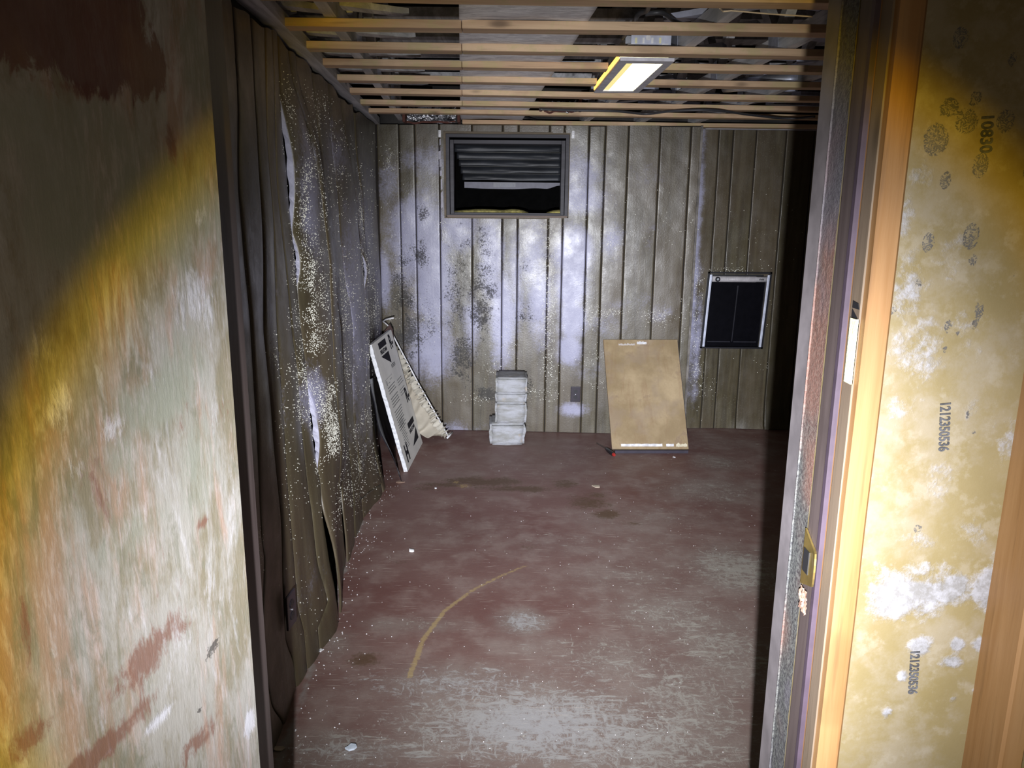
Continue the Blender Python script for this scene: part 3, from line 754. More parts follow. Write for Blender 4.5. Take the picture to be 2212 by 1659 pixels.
# ribbed wrinkled lining boards behind the opening, sloping away
Msl = plain('dark_blue_grey_slat', (.026, .029, .036), .5, 0, .25, 6, bump=.2)
for i in range(5):
    zt = z1-.066-.048*i; b = B(); xl = x0+.055+.012*i; tl = .062
    def sl(u, v, zt=zt, i=i):
        x = xl+(x1-.05-xl)*u; cv = sin(pi*v)
        return (x, yb+.16+.02*i-.022*cv*.6+.006*vnoise(u*5+i, v*3)+.02*(1-v), zt-.048*v+.004*vnoise(u*4, i*3.3)*v)
    b.grid(sl, 40, 8); b.build('slat', Msl, WN, solid=.003, smooth=True)
    b = B(); b.tube([Vector(sl(u/20, 0))+Vector((0, -.006, .0)) for u in range(21)], .0022, 5); b.build('slat_bead', plain('pale_bead', (.12, .12, .115), .5), WN)
zt = z1-.066-.24
b = B(); b.grid(lambda u, v: (x0+.115+(x1-.05-x0-.115)*u, yb+.25, zt-.012-(.048+.012*vnoise(u*4, 9)+(-.03*sst(.85, 1, u)))*v), 30, 2); b.build('bottom_rail', plain('lilac_rail', (.12, .12, .16), .5), WN, solid=.004)
b = B(); b.box((x0+.115+.21, yb+.243, zt-.046), (x0+.115+.37, yb+.247, zt-.014)); b.build('label', plain('blurred_label', (.03, .035, .06), .4), WN)
b = B()
for i in range(7):
    xx = x0+.115+.232+i*.019; b.box((xx, yb+.240, zt-.042), (xx+.004, yb+.2425, zt-.022)); b.box((xx+.008, yb+.240, zt-.042), (xx+.013, yb+.2425, zt-.038 if i % 2 else zt-.026))
b.build('label_print', plain('faded_print', (.16, .17, .22), .5), WN)
# yellow insulation on the sill
b = B()
def ins(u, v):
    x = x0+.055+(x1-.05-x0-.055)*u; h = .038+.010*vnoise(u*9, 2)-.045*G(u-.78, .09); return (x, yb+.055+.09*v, z0+.014+max(0.001, h)*(sin(pi*(.15+.85*v))**.5 if v < 1 else 0))
b.grid(ins, 60, 6); b.grid(lambda u, v: (ins(u, 0)[0], yb+.055, z0+.014+(ins(u, 0)[2]-z0-.014)*v), 60, 1)
b.build('insulation', plain('yellow_fibreglass', (.34, .30, .10), .9, 0, .4, 40, .6), WN, smooth=True)
b = B(); b.box((x0-.1, yb+.6, z0-.2), (x1+.1, yb+.62, z1+.1)); b.box((x0-.1, yb+.12, z1+.0), (x1+.1, yb+.62, z1+.02)); b.box((x0-.1, yb+.12, z0-.2), (x0-.08, yb+.62, z1)); b.box((x1+.08, yb+.12, z0-.2), (x1+.1, yb+.62, z1)); b.box((x0-.1, yb+.12, z0-.22), (x1+.1, yb+.62, z0-.2))
b.build('dark_cavity', plain('void_black', (.004, .004, .004), 1, spec=.0), WN)
# curtain brackets
for i, (px, py) in enumerate(((950, 289), (1238, 291))):
    p = onback(px, py); t = empty('curtain_bracket', (p.x, p.y-.003, p.z)); 
    tag(t, ('small white curtain bracket left of the window, at its top corner', 'small white curtain bracket right of the window, at its top corner')[i], 'bracket', 'curtain brackets by the window')
    b = B(); b.box((-.009, -.006, -.024), (.009, .0, .024)); b.build('plate', M_WHITE, t, bevel=.002); b = B(); b.box((-.004, -.03, -.004), (.004, -.006, .010)); b.build('hook', M_WHITE, t, bevel=.001)
# chips of bare board left of the window
b = B()
for (px, py, w_, h_) in ((951,307,.010,.022), (950,335,.018,.030), (952,352,.016,.028), (953,374,.016,.020), (954,398,.012,.04), (955,432,.016,.06)):
    p = onback(px, py); b.add([(p.x-w_/2, p.y-.004, p.z-h_), (p.x+w_/2, p.y-.004, p.z-h_*.8), (p.x+w_*.4, p.y-.004, p.z+h_), (p.x-w_*.5, p.y-.004, p.z+h_*.8)], [(0, 1, 2, 3)])
b.build('bare_chips', plain('bare_board', (.45, .44, .50), .8), WB, kind='stuff', solid=.001)

# ============================================================ PET DOOR
def pet_door():
    x0, x1, z0, z1 = PET; Y = YB((x0+x1)/2); cx = (x0+x1)/2
    t = empty('pet_door', (cx, Y, z0-.01)); W = (x1-x0)+.05; H = (z1-z0)+.03
    tag(t, 'black pet door with silver side strips set in the back wall', 'pet door')
    sh = -.055
    Ms = Matrix(((1, 0, -sh*1.0/H*-1*-1 if 0 else .10*0+.045, 0), (0, 1, 0, 0), (0, 0, 1, 0), (0, 0, 0, 1)))  # hangs slightly askew
    def P(nm, b, m, par=None, **k):
        o = b.build(nm, m, par or t, **k); o.data.transform(Ms); return o
    b = B(); fr = .012
    b.box((-W/2, -.022, 0), (-W/2+fr, .05, H)); b.box((W/2-fr, -.022, 0), (W/2, .05, H)); b.box((-W/2, -.022, H-fr), (W/2, .05, H)); b.box((-W/2, -.022, 0), (W/2, .05, fr)); P('frame', b, M_BLACK)
    for s in (-1, 1):
        b = B(); x = s*(W/2-.022); b.box((x-.008, -.026, .014), (x+.008, -.010, H-.020)); P('side_strip', b, plain('brushed_aluminium', (.62, .66, .80), .35, .1), bevel=.002)
    b = B(); b.box((-W/2+.03, -.004, .014), (W/2-.03, .006, H-.05)); fl = P('flap', b, plain('smoked_vinyl', (.004, .004, .006), .22, spec=.25), bevel=.002)
    b = B(); b.box((-W/2+.05, -.007, .045), (-.012, -.004, .053)); b.box((.012, -.007, .045), (W/2-.05, -.004, .053)); b.box((-.003, -.007, .05), (.003, -.004, H-.1)); P('moulding', b, plain('vinyl_rib', (.022, .022, .03), .3), fl)
    b = B(); b.tube([(-W/2+.034, -.018, H-.052), (W/2-.036, -.018, H-.052)], .021, 20); bar = P('top_bar', b, plain('silver_bar', (.62, .60, .62), .35, .0), smooth=True)
    b = B()
    for i in range(44):
        x = -W/2+.09+i*(W-.20)/44; b.tube([(x, -.018, H-.052), (x+.0022, -.018, H-.052)], .0222, 20)
    P('rib', b, plain('silver_rib', (.42, .40, .42), .4, .0), bar, kind='stuff')
    b = B(); b.tube([(-W/2+.068, -.047, H-.052), (-W/2+.068, -.03, H-.052)], .018, 20); k = P('knob', b, M_BLACK, bar)
    b = B(); b.tube([(-W/2+.068, -.049, H-.052), (-W/2+.068, -.046, H-.052)], .008, 12); P('screw', b, M_METAL, k)
    b = B()
    for i in range(4):
        x = W/2-.092+i*.0085; b.box((x, -.0435, H-.058), (x+.0035, -.040, H-.046)); 
        if i % 2 == 0: b.box((x, -.0435, H-.050), (x+.0075, -.040, H-.046))
        else: b.box((x, -.0435, H-.055), (x+.006, -.040, H-.051))
    P('maker_mark', b, M_BLACKS, bar)
    # behind the flap
    b = B(); b.box((-W/2+.02, .03, .0), (W/2-.02, .05, H)); P('outer_panel', b, M_BLACKS)
pet_door()

# ============================================================ OUTLETS
def outlet(p, n, label, k):
    t = empty('wall_outlet', p); t.rotation_euler = (0, 0, atan2(n.y, n.x)+pi/2); tag(t, label, 'outlet', 'dark wall outlets')
    b = B(); b.box((-.036, -.006, -.058), (.036, .002, .058)); b.build('cover_plate', M_OUTLET, t, bevel=.003)
    for s in (-1, 1):
        b = B(); b.prism([(.016*cos(a*pi/8), -.008, s*.021+.014*sin(a*pi/8)) for a in range(16)], (0, .003, 0)); f = b.build('socket', M_BLACK, t)
        b = B()
        for x in (-.006, .006): b.box((x-.0012, -.0086, s*.021-.001), (x+.0012, -.0079, s*.021+.008))
        b.build('slot', M_BLACKS, f)
    b = B(); b.tube([(0, -.009, 0), (0, -.006, 0)], .003, 10); b.build('screw', M_METAL, t)
p = onback(1243, 851); outlet((p.x, p.y-.006, p.z), Vector((0, -1, 0)), 'dark outlet plate on the back wall right of the block stack', 0)
p = onleft(604, 1312); p2 = left_surface(p.y, p.z); outlet((p2.x+.022, p2.y, p2.z), Vector((1, -.10, .0)), 'dark outlet plate low on the shaded left wall near the door', 1)

# ============================================================ FOAM BOARD against the left wall
def text_obj(s, size, name, parent, mat, M4, ext=.0006, space=1.0, bold=0.0, sx=1.0):
    c = bpy.data.curves.new(name, 'FONT'); c.body = s; c.size = size; c.extrude = ext; c.space_character = space; c.offset = bold; c.align_x = 'LEFT'; c.resolution_u = 3
    tmp = bpy.data.objects.new('tmp', c); COL.objects.link(tmp); bpy.context.view_layer.update()
    dg = bpy.context.evaluated_depsgraph_get(); me = bpy.data.meshes.new_from_object(tmp.evaluated_get(dg)); bpy.data.objects.remove(tmp); bpy.data.curves.remove(c)
    me.transform(M4@Matrix.Scale(sx, 4, Vector((1, 0, 0)))); me.materials.clear(); o = link(name, me, parent, mat); return o
def foam_board():
    D = onz(881, 1019); C = onz(913, 957); e = (C-D); W = e.length; e.normalize()
    # top near corner: on the ray of the photo, square to the bottom edge
    d = ray(803, 745); t_ = (D-CAM).dot(e)/d.dot(e); A = CAM+d*t_
    v = (A-D); H = v.length; v.normalize(); n = v.cross(e).normalized()
    if n.dot(CAM-D) < 0: n = -n
    th = .024
    Mx = Matrix((e, v, n)).transposed().to_4x4(); Mx.translation = D - n*0 + Vector((0, 0, .002))
    t = empty('foam_board'); t.matrix_world = Mx; tag(t, 'white printed foam insulation board leaning in the left corner', 'foam board')
    MW = plain('white_foam_face', (.92, .92, .88), .55, 0, .08, 6); ME = plain('white_foam_core', (.88, .90, .97), .8, 0, .08, 90, .8); MI = plain('dark_print', (.014, .013, .022), .8, spec=.2)
    b = B(); rr = random.Random(4)
    b.grid(lambda u, w_: (W*u, H*w_, 0), 10, 20); b.grid(lambda u, w_: (W*u, H*w_, -th), 10, 20); b.build('facing', MW, t, fix=False)
    b = B(); b.grid(lambda u, w_: (-.002+.004*vnoise(u*60, w_*2)-.004*abs(vnoise(u*25, 7)), H*u, -th*w_), 150, 2); b.grid(lambda u, w_: (W, H*u, -th*w_), 2, 2)
    b.grid(lambda u, w_: (W*u, H, -th*w_), 2, 2); b.grid(lambda u, w_: (W*u, 0, -th*w_), 2, 2); b.build('foam_edge', ME, t)
    Z = .0008
    def T(x, y, a): return Matrix.Translation((x, y, Z))@Matrix.Rotation(a, 4, 'Z')
    # printed marks follow the board's length (they read along the short side)
    def logo(x, y, w_, h_):
        b = B(); b.prism([(x, y, 0), (x+w_, y, 0), (x+w_, y+h_*.28, 0), (x, y+h_*.28, 0)], (0, 0, Z)); 
        return b
    def tri_logo(cx, top, w_, h_, name='logo', flip=1):
        b = B(); b.prism([(cx-w_/2, top-h_*.24, 0), (cx+w_/2, top-h_*.24, 0), (cx+w_/2, top, 0), (cx-w_/2, top, 0)], (0, 0, Z))
        b.prism([(cx-w_/2, top-h_*.52, 0), (cx+w_/2*flip*.98, top-h_, 0), (cx+w_/2, top-h_*.52, 0)] if flip > 0 else [(cx-w_/2, top-h_, 0), (cx+w_/2, top-h_, 0), (cx+w_/2, top-h_*.50, 0)], (0, 0, Z))
        o = b.build('logo', MI, t)
        text_obj('INSULFOAM', h_*.22, 'logo_lettering', o, MI, T(cx-w_*.48, top-h_*.45, 0), .0004, .9, .0012, (w_*.96)/(h_*.22*5.6))
    tri_logo(W*.42, H*.975, W*.36, H*.20)
    tri_logo(W*.70, H*.27, W*.34, H*.19, flip=-1)
    text_obj('R-', .13, 'large_print', t, MI, T(W*.74, H*.87, 0), .0004, .9, .004, .9)
    text_obj('R-', .14, 'large_print', t, MI, T(W*.80, H*.40, 0), .0004, .9, .004, .9)
    text_obj('H', .15, 'large_print', t, MI, T(W*.10, H*.05, 0), .0004, .9, .006, .9)
    text_obj('R-TECH', .036, 'small_print', t, MI, T(W*.55, H*.735, 0), .0003, .9, 0, 1)
    MG = plain('grey_print', (.16, .16, .17), .6)
    b = B()
    for i in range(17):
        y = H*.63-i*.0175
        if i in (3, 8): continue
        b.prism([(W*.14, y, 0), (W*(.46+.05*hsh(i, 1)), y, 0), (W*(.46+.05*hsh(i, 1)), y+.005, 0), (W*.14, y+.005, 0)], (0, 0, .0006))
        if i < 7: b.prism([(W*.62, y-.01, 0), (W*(.86+.06*hsh(i, 2)), y-.01, 0), (W*(.86+.06*hsh(i, 2)), y-.006, 0), (W*.62, y-.006, 0)], (0, 0, .0006))
    for i in range(14):
        y = H*.36-i*.0145
        b.prism([(W*.20, y, 0), (W*(.38+.04*hsh(i, 5)), y, 0), (W*(.38+.04*hsh(i, 5)), y+.004, 0), (W*.20, y+.004, 0)], (0, 0, .0006))
    # outlined box with little drawing
    for (xa, ya, xb, yb_) in ((.12,.70,.46,.702), (.12,.645,.122,.70), (.22,.66,.30,.664), (.33,.675,.42,.679), (.15,.655,.17,.69)):
        b.prism([(W*xa, H*ya, 0), (W*xb+.002, H*ya, 0), (W*xb+.002, H*yb_, 0), (W*xa, H*yb_, 0)], (0, 0, .0006))
    b.build('small_print_lines', MG, t, kind='stuff')
    return D, C, A, W, H
FD, FC, FA, FW_, FH = foam_board()

# dark plastic sheet in the gap between wall and foam board
b = B()
def dsh(u, v):
    y = 4.35+.95*u; z = .02+.62*v*(1-.25*u); x0_ = XW(y)+bulge(y, z)+.02; return (x0_+.10*(1-v)**2+.012*vnoise(u*4, v*4), y, z)
b.grid(dsh, 24, 20); o = b.build('plastic_sheet', plain('black_polythene', (.014, .014, .022), .3), solid=.002, smooth=True); tag(o, 'black plastic sheet slumped behind the leaning foam board', 'plastic sheet')

# ============================================================ CURTAIN + ROD
MCU = N('cream_cloth')
def _cu():
    n = MCU; a = n.noise(3, 5, .6); c = n.noise(50, 3)
    col = n.mix(n.ss(a, .4, .65), (.50, .46, .38), (.36, .31, .24)); n.bump(c, .3, .002); n.done(col, .85)
_cu(); MCU = MCU.m
RT = ony(846, 745, 5.36); RBt = onz(966, 944, .03)
rodtop = ony(838, 703, 5.37)
def cur(u, v):
    a = RT.lerp(RBt, u); a = a+Vector((0, 0, -.018*sin(pi*u)))
    bx = ony(848+58*u, 780+185*u, 5.28-.10*u); bx.z = max(.012, bx.z); end = bx
    if u > .55: end = end.lerp(ony(905+85*(u-.55), 962-22*(u-.55)/.45, 5.15), (u-.55)/.45); end.z = max(.012, end.z)
    p = a.lerp(end, v)
    f = sin(u*38+1.2*vnoise(v*1.5, u*2))*(.006+.016*v) + .004*vnoise(u*5, v*3)
    p = p+Vector((.5*f, -1.0*f, 0)); p.z = max(.006, p.z)
    # ruffle at the rod edge
    if v < .09: p = p+Vector((.010*sin(u*150), -.02*abs(sin(u*75)), .012*sin(u*150)))
    return p
t = empty('ruffled_curtain', (RBt.x, RBt.y, 0)); inv = Matrix.Translation(-Vector(t.location)); tag(t, 'crumpled cream ruffled curtain bunched on a leaning rod in the corner', 'curtain')
b = B(); b.grid(cur, 150, 34); o = b.build('cloth', MCU, t, solid=.002, smooth=True); o.data.transform(inv)
b = B()
def ruf(u, v):
    p = Vector(cur(u*.98, 0)); w_ = .030*(v-.4); return p+Vector((w_*1.3+.008*sin(u*170+v*2), -.022-.014*sin(u*120), w_*.9+.010*cos(u*150)))
b.grid(ruf, 260, 4); o = b.build('ruffle', plain('pale_ruffle', (.50, .47, .40), .85), t, solid=.0015, smooth=True); o.data.transform(inv)
Wt = rodtop; h1 = ony(827, 694, 5.33); h2 = ony(834, 690, 5.30); h3 = ony(850, 687, 5.22)
b = B(); b.tube([RBt+Vector((.012, -.03, .012)), Wt.lerp(RBt, .5)+Vector((-.0, .0, -.005)), Wt, h1, h2, h3], .0052, 8); o = b.build('curtain_rod', M_WHITE, smooth=True); tag(o, 'thin white curtain rod with hooked top leaning in the left corner', 'curtain rod')
# white rod tip lying at the foot
b = B(); p = onz(966, 946, .02); q = onz(977, 935, .03); b.tube([p, q], .007, 8); o = b.build('rod_tip', M_WHITE, smooth=True); tag(o, 'short white rod end poking from the curtain at the floor', 'rod end')
# dark strip behind the foam board top
b = B(); b.prism([ony(*q, 5.24) for q in ((820,745),(826,722),(842,700),(848,712),(856,790))], (0, .02, 0)); o = b.build('dark_board', wood('red_brown_board', (.035, .010, .008), (.06, .02, .015), 'y')); tag(o, 'dark red-brown board scrap behind the top of the foam board', 'board scrap')

# ============================================================ BLOCK STACK
def m_block():
    n = N('white_masonry'); a = n.noise(9, 6, .65, n.co((1, 1, 3), 7)); v = n.vor(70)
    col = n.mix(n.ss(a, .35, .65), (.28, .28, .265), (.42, .43, .46)); col = n.mix(n.mul(n.ss(v, .12, .06), .6), col, (.25, .24, .23))
    st = n.noise(6, 3, .6, n.co((1, 1, 1), 5)); col = n.mix(n.mul(n.ss(st, .60, .68), .4), col, (.55, .42, .25))
    n.bump(n.math('ADD', n.noise(40, 5, .7), n.mul(a, 2)), .6, .006); return n.done(col, .85)
MBK = m_block()
def block(x0, x1, y0, y1, z0, z1, rot, seed, label, rough=.004):
    b = B(); rr = random.Random(seed); cx, cy = (x0+x1)/2, (y0+y1)/2; R = Matrix.Rotation(rot, 4, 'Z')
    bm = bmesh.new(); bmesh.ops.create_cube(bm, size=1)
    bmesh.ops.bevel(bm, geom=list(bm.edges), offset=.06, segments=2, affect='EDGES')
    for v in bm.verts: v.co = Vector((v.co.x*(x1-x0), v.co.y*(y1-y0), v.co.z*(z1-z0)))
    bmesh.ops.subdivide_edges(bm, edges=list(bm.edges), cuts=5, use_grid_fill=True)
    for v in bm.verts:
        c = v.co; w_ = rough*vnoise(c.x*22+seed*9, c.z*30+c.y*18)+.6*rough*vnoise(c.x*60+seed, c.z*70+c.y*50)
        n = Vector((c.x/(x1-x0), c.y/(y1-y0), c.z/(z1-z0)))
        lx = abs(n.x) > .35; ly = abs(n.y) > .35
        if lx: v.co.x += w_*(1 if n.x > 0 else -1)*1.4
        if ly: v.co.y += w_*(1 if n.y > 0 else -1)*1.4
        if abs(n.z) > .3 and abs(n.z) < .49: v.co.z += w_*.3
    me = bpy.data.meshes.new('m'); bm.to_mesh(me); bm.free(); me.transform(R)
    me.polygons.foreach_set('use_smooth', [True]*len(me.polygons))
    o = link('masonry_block', me, None, MBK); me.name = 'masonry_block'; o.location = (cx, cy, (z0+z1)/2); tag(o, label, 'block', 'stacked white masonry blocks'); return o
bp = onz(1098, 963); yf = bp.y; xa = onz(1066, 962).x; xb = onz(1131, 960).x
zz = [0, ony(1095, 917, yf).z, ony(1095, 871, yf).z, ony(1095, 852, yf).z, ony(1095, 818, yf).z]
lay = [(0, .004, .0, .06), (.008, .012, .0, .02), (.012, .014, .0, -.02), (.014, .016, -.0, .01)]
LBL = ['rough white masonry block at the bottom of the stack, standing on the floor', 'tallest square-cut white block, second from the bottom of the stack',
       'thin white block under the topmost one, brown stain on its left', 'topmost white block of the stack, clean level upper face']
for i in range(4):
    s0, s1, dy, rt = lay[i]
    block(xa+s0-(.03 if i == 0 else .0), xb+s1+(.004 if i else .0), yf+.012*i*.3, yf+.30, zz[i]+.0015, zz[i+1]-.0005, rt*.5, i+1, LBL[i], .005 if i == 0 else .003)

# ============================================================ PLYWOOD PANEL
def m_ply():
    n = N('worn_plywood'); a = n.noise(2.2, 6, .65, n.co((1, 1, 1))); g = n.noise(1, 5, .65, n.co((26, 8, 2.2)), .8)
    col = n.mix(n.ss(a, .35, .65), (.27, .195, .10), (.46, .35, .205)); col = n.mix(n.mul(n.ss(g, .5, .7), .4), col, (.24, .14, .07))
    bl = n.noise(9, 5, .7); col = n.mix(n.mul(n.ss(bl, .55, .7), .55), col, (.20, .135, .09)); col = n.mix(n.mul(n.ss(n.noise(4, 4, .6, n.co((1, 1, 1), 3)), .5, .62), .4), col, (.30, .23, .17))
    n.bump(g, .15, .003); return n.done(col, .55)
def plywood():
    BL = onz(1322, 979); BR = onz(1487, 979); e = BR-BL; e.z = 0; Wd = e.length; e.normalize()
    TLp = onback(1302, 732); TRp = onback(1461, 732); TLp.y -= .035; TRp.y -= .035
    BL = BL+Vector((0, 0, .030)); BR = BR+Vector((0, 0, .030))
    t = empty('plywood_panel', (BL+BR)/2); tag(t, 'worn tan plywood panel leaning against the back wall', 'plywood panel'); inv = Matrix.Translation(-Vector(t.location))
    c = [BL, BR, TRp, TLp]; n = (BR-BL).cross(TLp-BL).normalized()
    if n.dot(CAM-BL) > 0: n = -n
    b = B(); th = .018
    b.grid(lambda u, v: c[0].lerp(c[1], u).lerp(c[3].lerp(c[2], u), v), 12, 18)
    b.grid(lambda u, v: c[0].lerp(c[1], u).lerp(c[3].lerp(c[2], u), v)+n*th, 12, 18)
    for a, d in ((0, 1), (1, 2), (2, 3), (3, 0)): b.add([c[a], c[d], c[d]+n*th, c[a]+n*th], [(0, 1, 2, 3)])
    o = b.build('face_board', m_ply(), t); o.data.transform(inv)
    def strip(u0, u1, v0, v1, nm, mat, off=-.0015, jag=.0):
        b = B(); P = lambda u, v: c[0].lerp(c[1], u).lerp(c[3].lerp(c[2], u), v)+n*off
        b.grid(lambda u, v: P(u0+(u1-u0)*u, v0+(v1-v0)*v+(jag*vnoise(u*14, v*3+u0*9) if 0 < v else jag*.3*vnoise(u*20, 3))), 24, 3); o = b.build(nm, mat, t, solid=.0012); o.data.transform(inv)
    MP = plain('white_paint', (.72, .71, .72), .6, 0, .2, 40)
    strip(.12, .66, .022, .044, 'paint_strip', MP, jag=.002); strip(.71, .81, .022, .044, 'paint_strip', MP, jag=.003)
    strip(.20, .42, .945, .962, 'paint_smear', plain('smeared_paint', (.52, .47, .43), .7), jag=.010); strip(.45, .58, .955, .978, 'paint_smear', MP, jag=.006)
    strip(.84, .985, .020, .046, 'paint_flakes', plain('cream_flakes', (.66, .60, .44), .8), jag=.012)
    # dark frame behind, showing as the dark foot
    b = B(); b.beam(BL+n*.010+Vector((.02, 0, -.0165)), BR+n*.010+Vector((-.002, 0, -.0165)), .024, .026); b.beam(BR+n*.03+Vector((-.006, 0, .01)), TRp+n*.012+Vector((-.006, 0, -.01)), .022, .022, Vector((0, 1, 0))); 
    o = b.build('rear_frame', plain('dark_frame', (.035, .030, .045), .5), t); o.data.transform(inv)
plywood()

# ============================================================ SCREWDRIVER
hs = onz(1310, 970, .013); he = onz(1327, 983, .016); tip = onz(1289, 957, .004)
d = (he-hs).normalized(); t = empty('screwdriver', hs); inv = Matrix.Translation(-hs); tag(t, 'screwdriver with a black handle and red end, on the floor by the plywood', 'screwdriver')
L = (he-hs).length
b = B(); b.tube([hs+d*L*k for k in (-.1, 0, .1, .25, .6, .85, .9)], [.006, .010, .011, .014, .0155, .014, .013], 12); o = b.build('handle', M_BLACK, t, smooth=True); o.data.transform(inv)
b = B(); b.tube([hs+d*L*k for k in (.90, .97, 1.02)], [.0125, .0115, .008], 12); o = b.build('end_cap', plain('red_plastic', (.36, .025, .02), .4), t); o.data.transform(inv)
b = B(); b.tube([hs+(tip-hs)*-.02, tip], .0032, 8); o = b.build('shaft', plain('dark_steel', (.16, .13, .12), .35, .8), t); o.data.transform(inv)

# ============================================================ FLOOR DEBRIS
def flake(px, py, r, label, mat, seed, name='paint_flake', cat='flake', th=.003):
    P = onz(px, py, .001); rr = random.Random(seed); n = 7; b = B(); poly = []
    for i in range(n):
        a = 2*pi*i/n; q = r*rr.uniform(.6, 1.15); poly.append((q*cos(a)*1.5, q*sin(a), rr.uniform(0, th*.6)))
    b.prism(poly, (0, 0, th)); o = b.build(name, mat); o.location = P; tag(o, label, cat, 'scraps on the floor'); return o
MFk = plain('cream_scrap', (.52, .44, .34), .8); MFw = plain('white_scrap', (.80, .80, .82), .7)
flake(1288, 1051, .020, 'cream paper scrap on the floor left of centre, below the plywood', MFk, 1)
flake(864, 1042, .018, 'curled tan flake on the floor just in front of the foam board', plain('tan_flake', (.40, .27, .20), .8), 2)
flake(941, 1056, .006, 'tiny round white pellet beside the yellow stain on the floor', MFw, 3, 'pellet', 'pellet', .006)
flake(890, 1192, .009, 'small white pebble halfway along the left wall', MFw, 4, 'pebble', 'pebble', .010)
flake(759, 1617, .012, 'pale blue-white chip on the floor at the bottom edge, near the left', plain('blue_chip', (.62, .70, .80), .5), 5, 'chip', 'chip', .006)
flake(601, 1618, .014, 'pale scrap in the shadow at the foot of the left wall', MFk, 6)
flake(730, 1222, .014, 'white curl of paint at the left wall foot beside the black crack', MFw, 7)
flake(723, 1345, .015, 'dark crumb at the left wall foot below the black crack', M_BLACKS, 8, 'crumb', 'crumb')
flake(686, 1405, .016, 'white crumbled plaster bit at the foot of the left wall', MFw, 9, 'plaster_bit', 'plaster')
flake(1456, 988, .007, 'tiny white bit on the floor in front of the plywood', MFw, 10, 'crumb', 'crumb')
rr = random.Random(12); it = []
for i in range(420):
    k = rr.random()
    if k < .5: y = rr.uniform(1.9, 4.6); P = Vector((XW(y)+.05+abs(rr.gauss(0, .07)), y, .0))
    else: P = onz(rr.uniform(660, 1640), rr.uniform(990, 1650)); 
    P.z = .0012; it.append((P, Vector((0.01, 0, 1)), rr.uniform(.0012, .0032) if k < .5 else rr.uniform(.0008, .0022)))
b = B()
for P, n, r in it:
    vs = [P+Vector((0, 0, r*.8))]+[P+Vector((cos(q*1.2566)*r, sin(q*1.2566)*r, -.001)) for q in range(5)]; b.add(vs, [(0, 1+j, 1+(j+1) % 5) for j in range(5)])
o = b.build('floor_crumbs', MFw, kind='stuff'); tag(o, 'scattered tiny white plaster crumbs over the red floor', 'crumbs')

# ============================================================ DOORWAY, right side
ZT = 2.55; JX = .475
b = B()
b.box((JX, 1.205, 0), (JX+.03, 1.268, ZT)); JR = b.build('trim_1', plain('jamb_far_grey', (.14, .125, .13), .55, 0, .25, 12), kind='structure', bevel=.002)
JR['label'] = 'right door jamb, dark and worn'
b = B()
def stp(u, v):
    z = ZT*v; return (JX-.0012+.0006*vnoise(z*90, u*9), 1.150+.056*u, z)
b.grid(stp, 6, 420); b.add([(JX-.004, 1.206, 0), (JX+.01, 1.206, 0), (JX+.01, 1.206, ZT), (JX-.004, 1.206, ZT)], [(0, 1, 2, 3)]); b.build('weatherstrip', M_JAMBRAW, JR, fix=False)
b = B(); b.box((JX-.0, 1.108, 0), (JX+.03, 1.150, ZT)); b.build('jamb_face', M_JAMB, JR, bevel=.002)
b = B(); b.box((JX-.0015, 1.098, 0), (JX+.02, 1.108, ZT)); b.build('jamb_lip', plain('purple_grey_lip', (.05, .035, .05), .5), JR)
# strike plate
spz = ony(1745, 1215, 1.13).z
b = B(); n = 20
pl = [(JX-.004, 1.150, spz-.045), (JX-.004, 1.150, spz+.050), (JX-.004, 1.118, spz+.034)]
for i in range(9):
    a = pi/2-pi*i/8; pl.append((JX-.004-.004*cos(a), 1.106-.012*cos(a), spz+.030*sin(a)))
pl.append((JX-.004, 1.118, spz-.034))
b.prism(pl, (.003, 0, 0)); sp = b.build('strike_plate', M_BRASS, JR); sp['label'] = 'brass strike plate on the dark jamb'
b = B(); b.box((JX-.006, 1.122, spz-.018), (JX-.003, 1.143, spz+.020)); b.build('latch_hole', M_BLACKS, sp)
b = B(); b.grid(lambda u, v: (JX-.003-.004*abs(vnoise(u*8, v*9)), 1.116+.03*u, spz-.085+.038*v), 10, 14); b.build('splintered_wood', plain('splinters', (.30, .17, .12), .8, 0, .5, 60), JR)

WFm = B(); WFm.box((JX+.002, 1.135, 0), (2.7, 1.175, ZT))
def m_board():
    n = N('mouldy_tan_board'); a = n.noise(3, 6, .6); c = n.noise(11, 6, .7); f = n.noise(70, 4, .7); sp = n.vor(85, n.co((1, 1, 1)), 'SMOOTH_F1')
    col = n.mix(n.ss(a, .3, .7), (.165, .126, .052), (.21, .165, .083)); col = n.mix(n.mul(n.ss(c, .42, .66), .6), col, (.235, .20, .15))
    col = n.mix(n.mul(n.ss(n.noise(26, 5, .7), .52, .66), .35), col, (.28, .245, .19))
    wh = n.patch(n.attr('white'), n.math('MULTIPLY_ADD', c, .65, n.mul(f, .35)), 1.8, .44, .80); col = n.mix(n.mul(wh, .9), col, n.mix(n.ss(n.noise(35, 5, .75), .35, .65), (.16, .155, .155), (.30, .30, .33)))
    worm = n.noise(95, 2, .6, n.co(), 2.2)
    bk_ = n.mul(n.ss(n.math('ADD', n.attr('black'), n.mul(n.math('SUBTRACT', f, .5), .3)), .42, .5), n.ss(n.math('ABSOLUTE', n.math('SUBTRACT', worm, .5)), .085, .04))
    col = n.mix(n.mul(bk_, .9), col, (.045, .045, .05))
    soft = n.ss(n.attr('black'), .35, .75); col = n.mix(n.mul(soft, .22), col, (.16, .14, .11))
    n.bump(n.math('ADD', n.mul(wh, .8), n.mul(f, .3)), .35, .004)
    return n.done(col, .65)
MBD = m_board()
b = B(); X0, X1 = JX+.037, 1.1
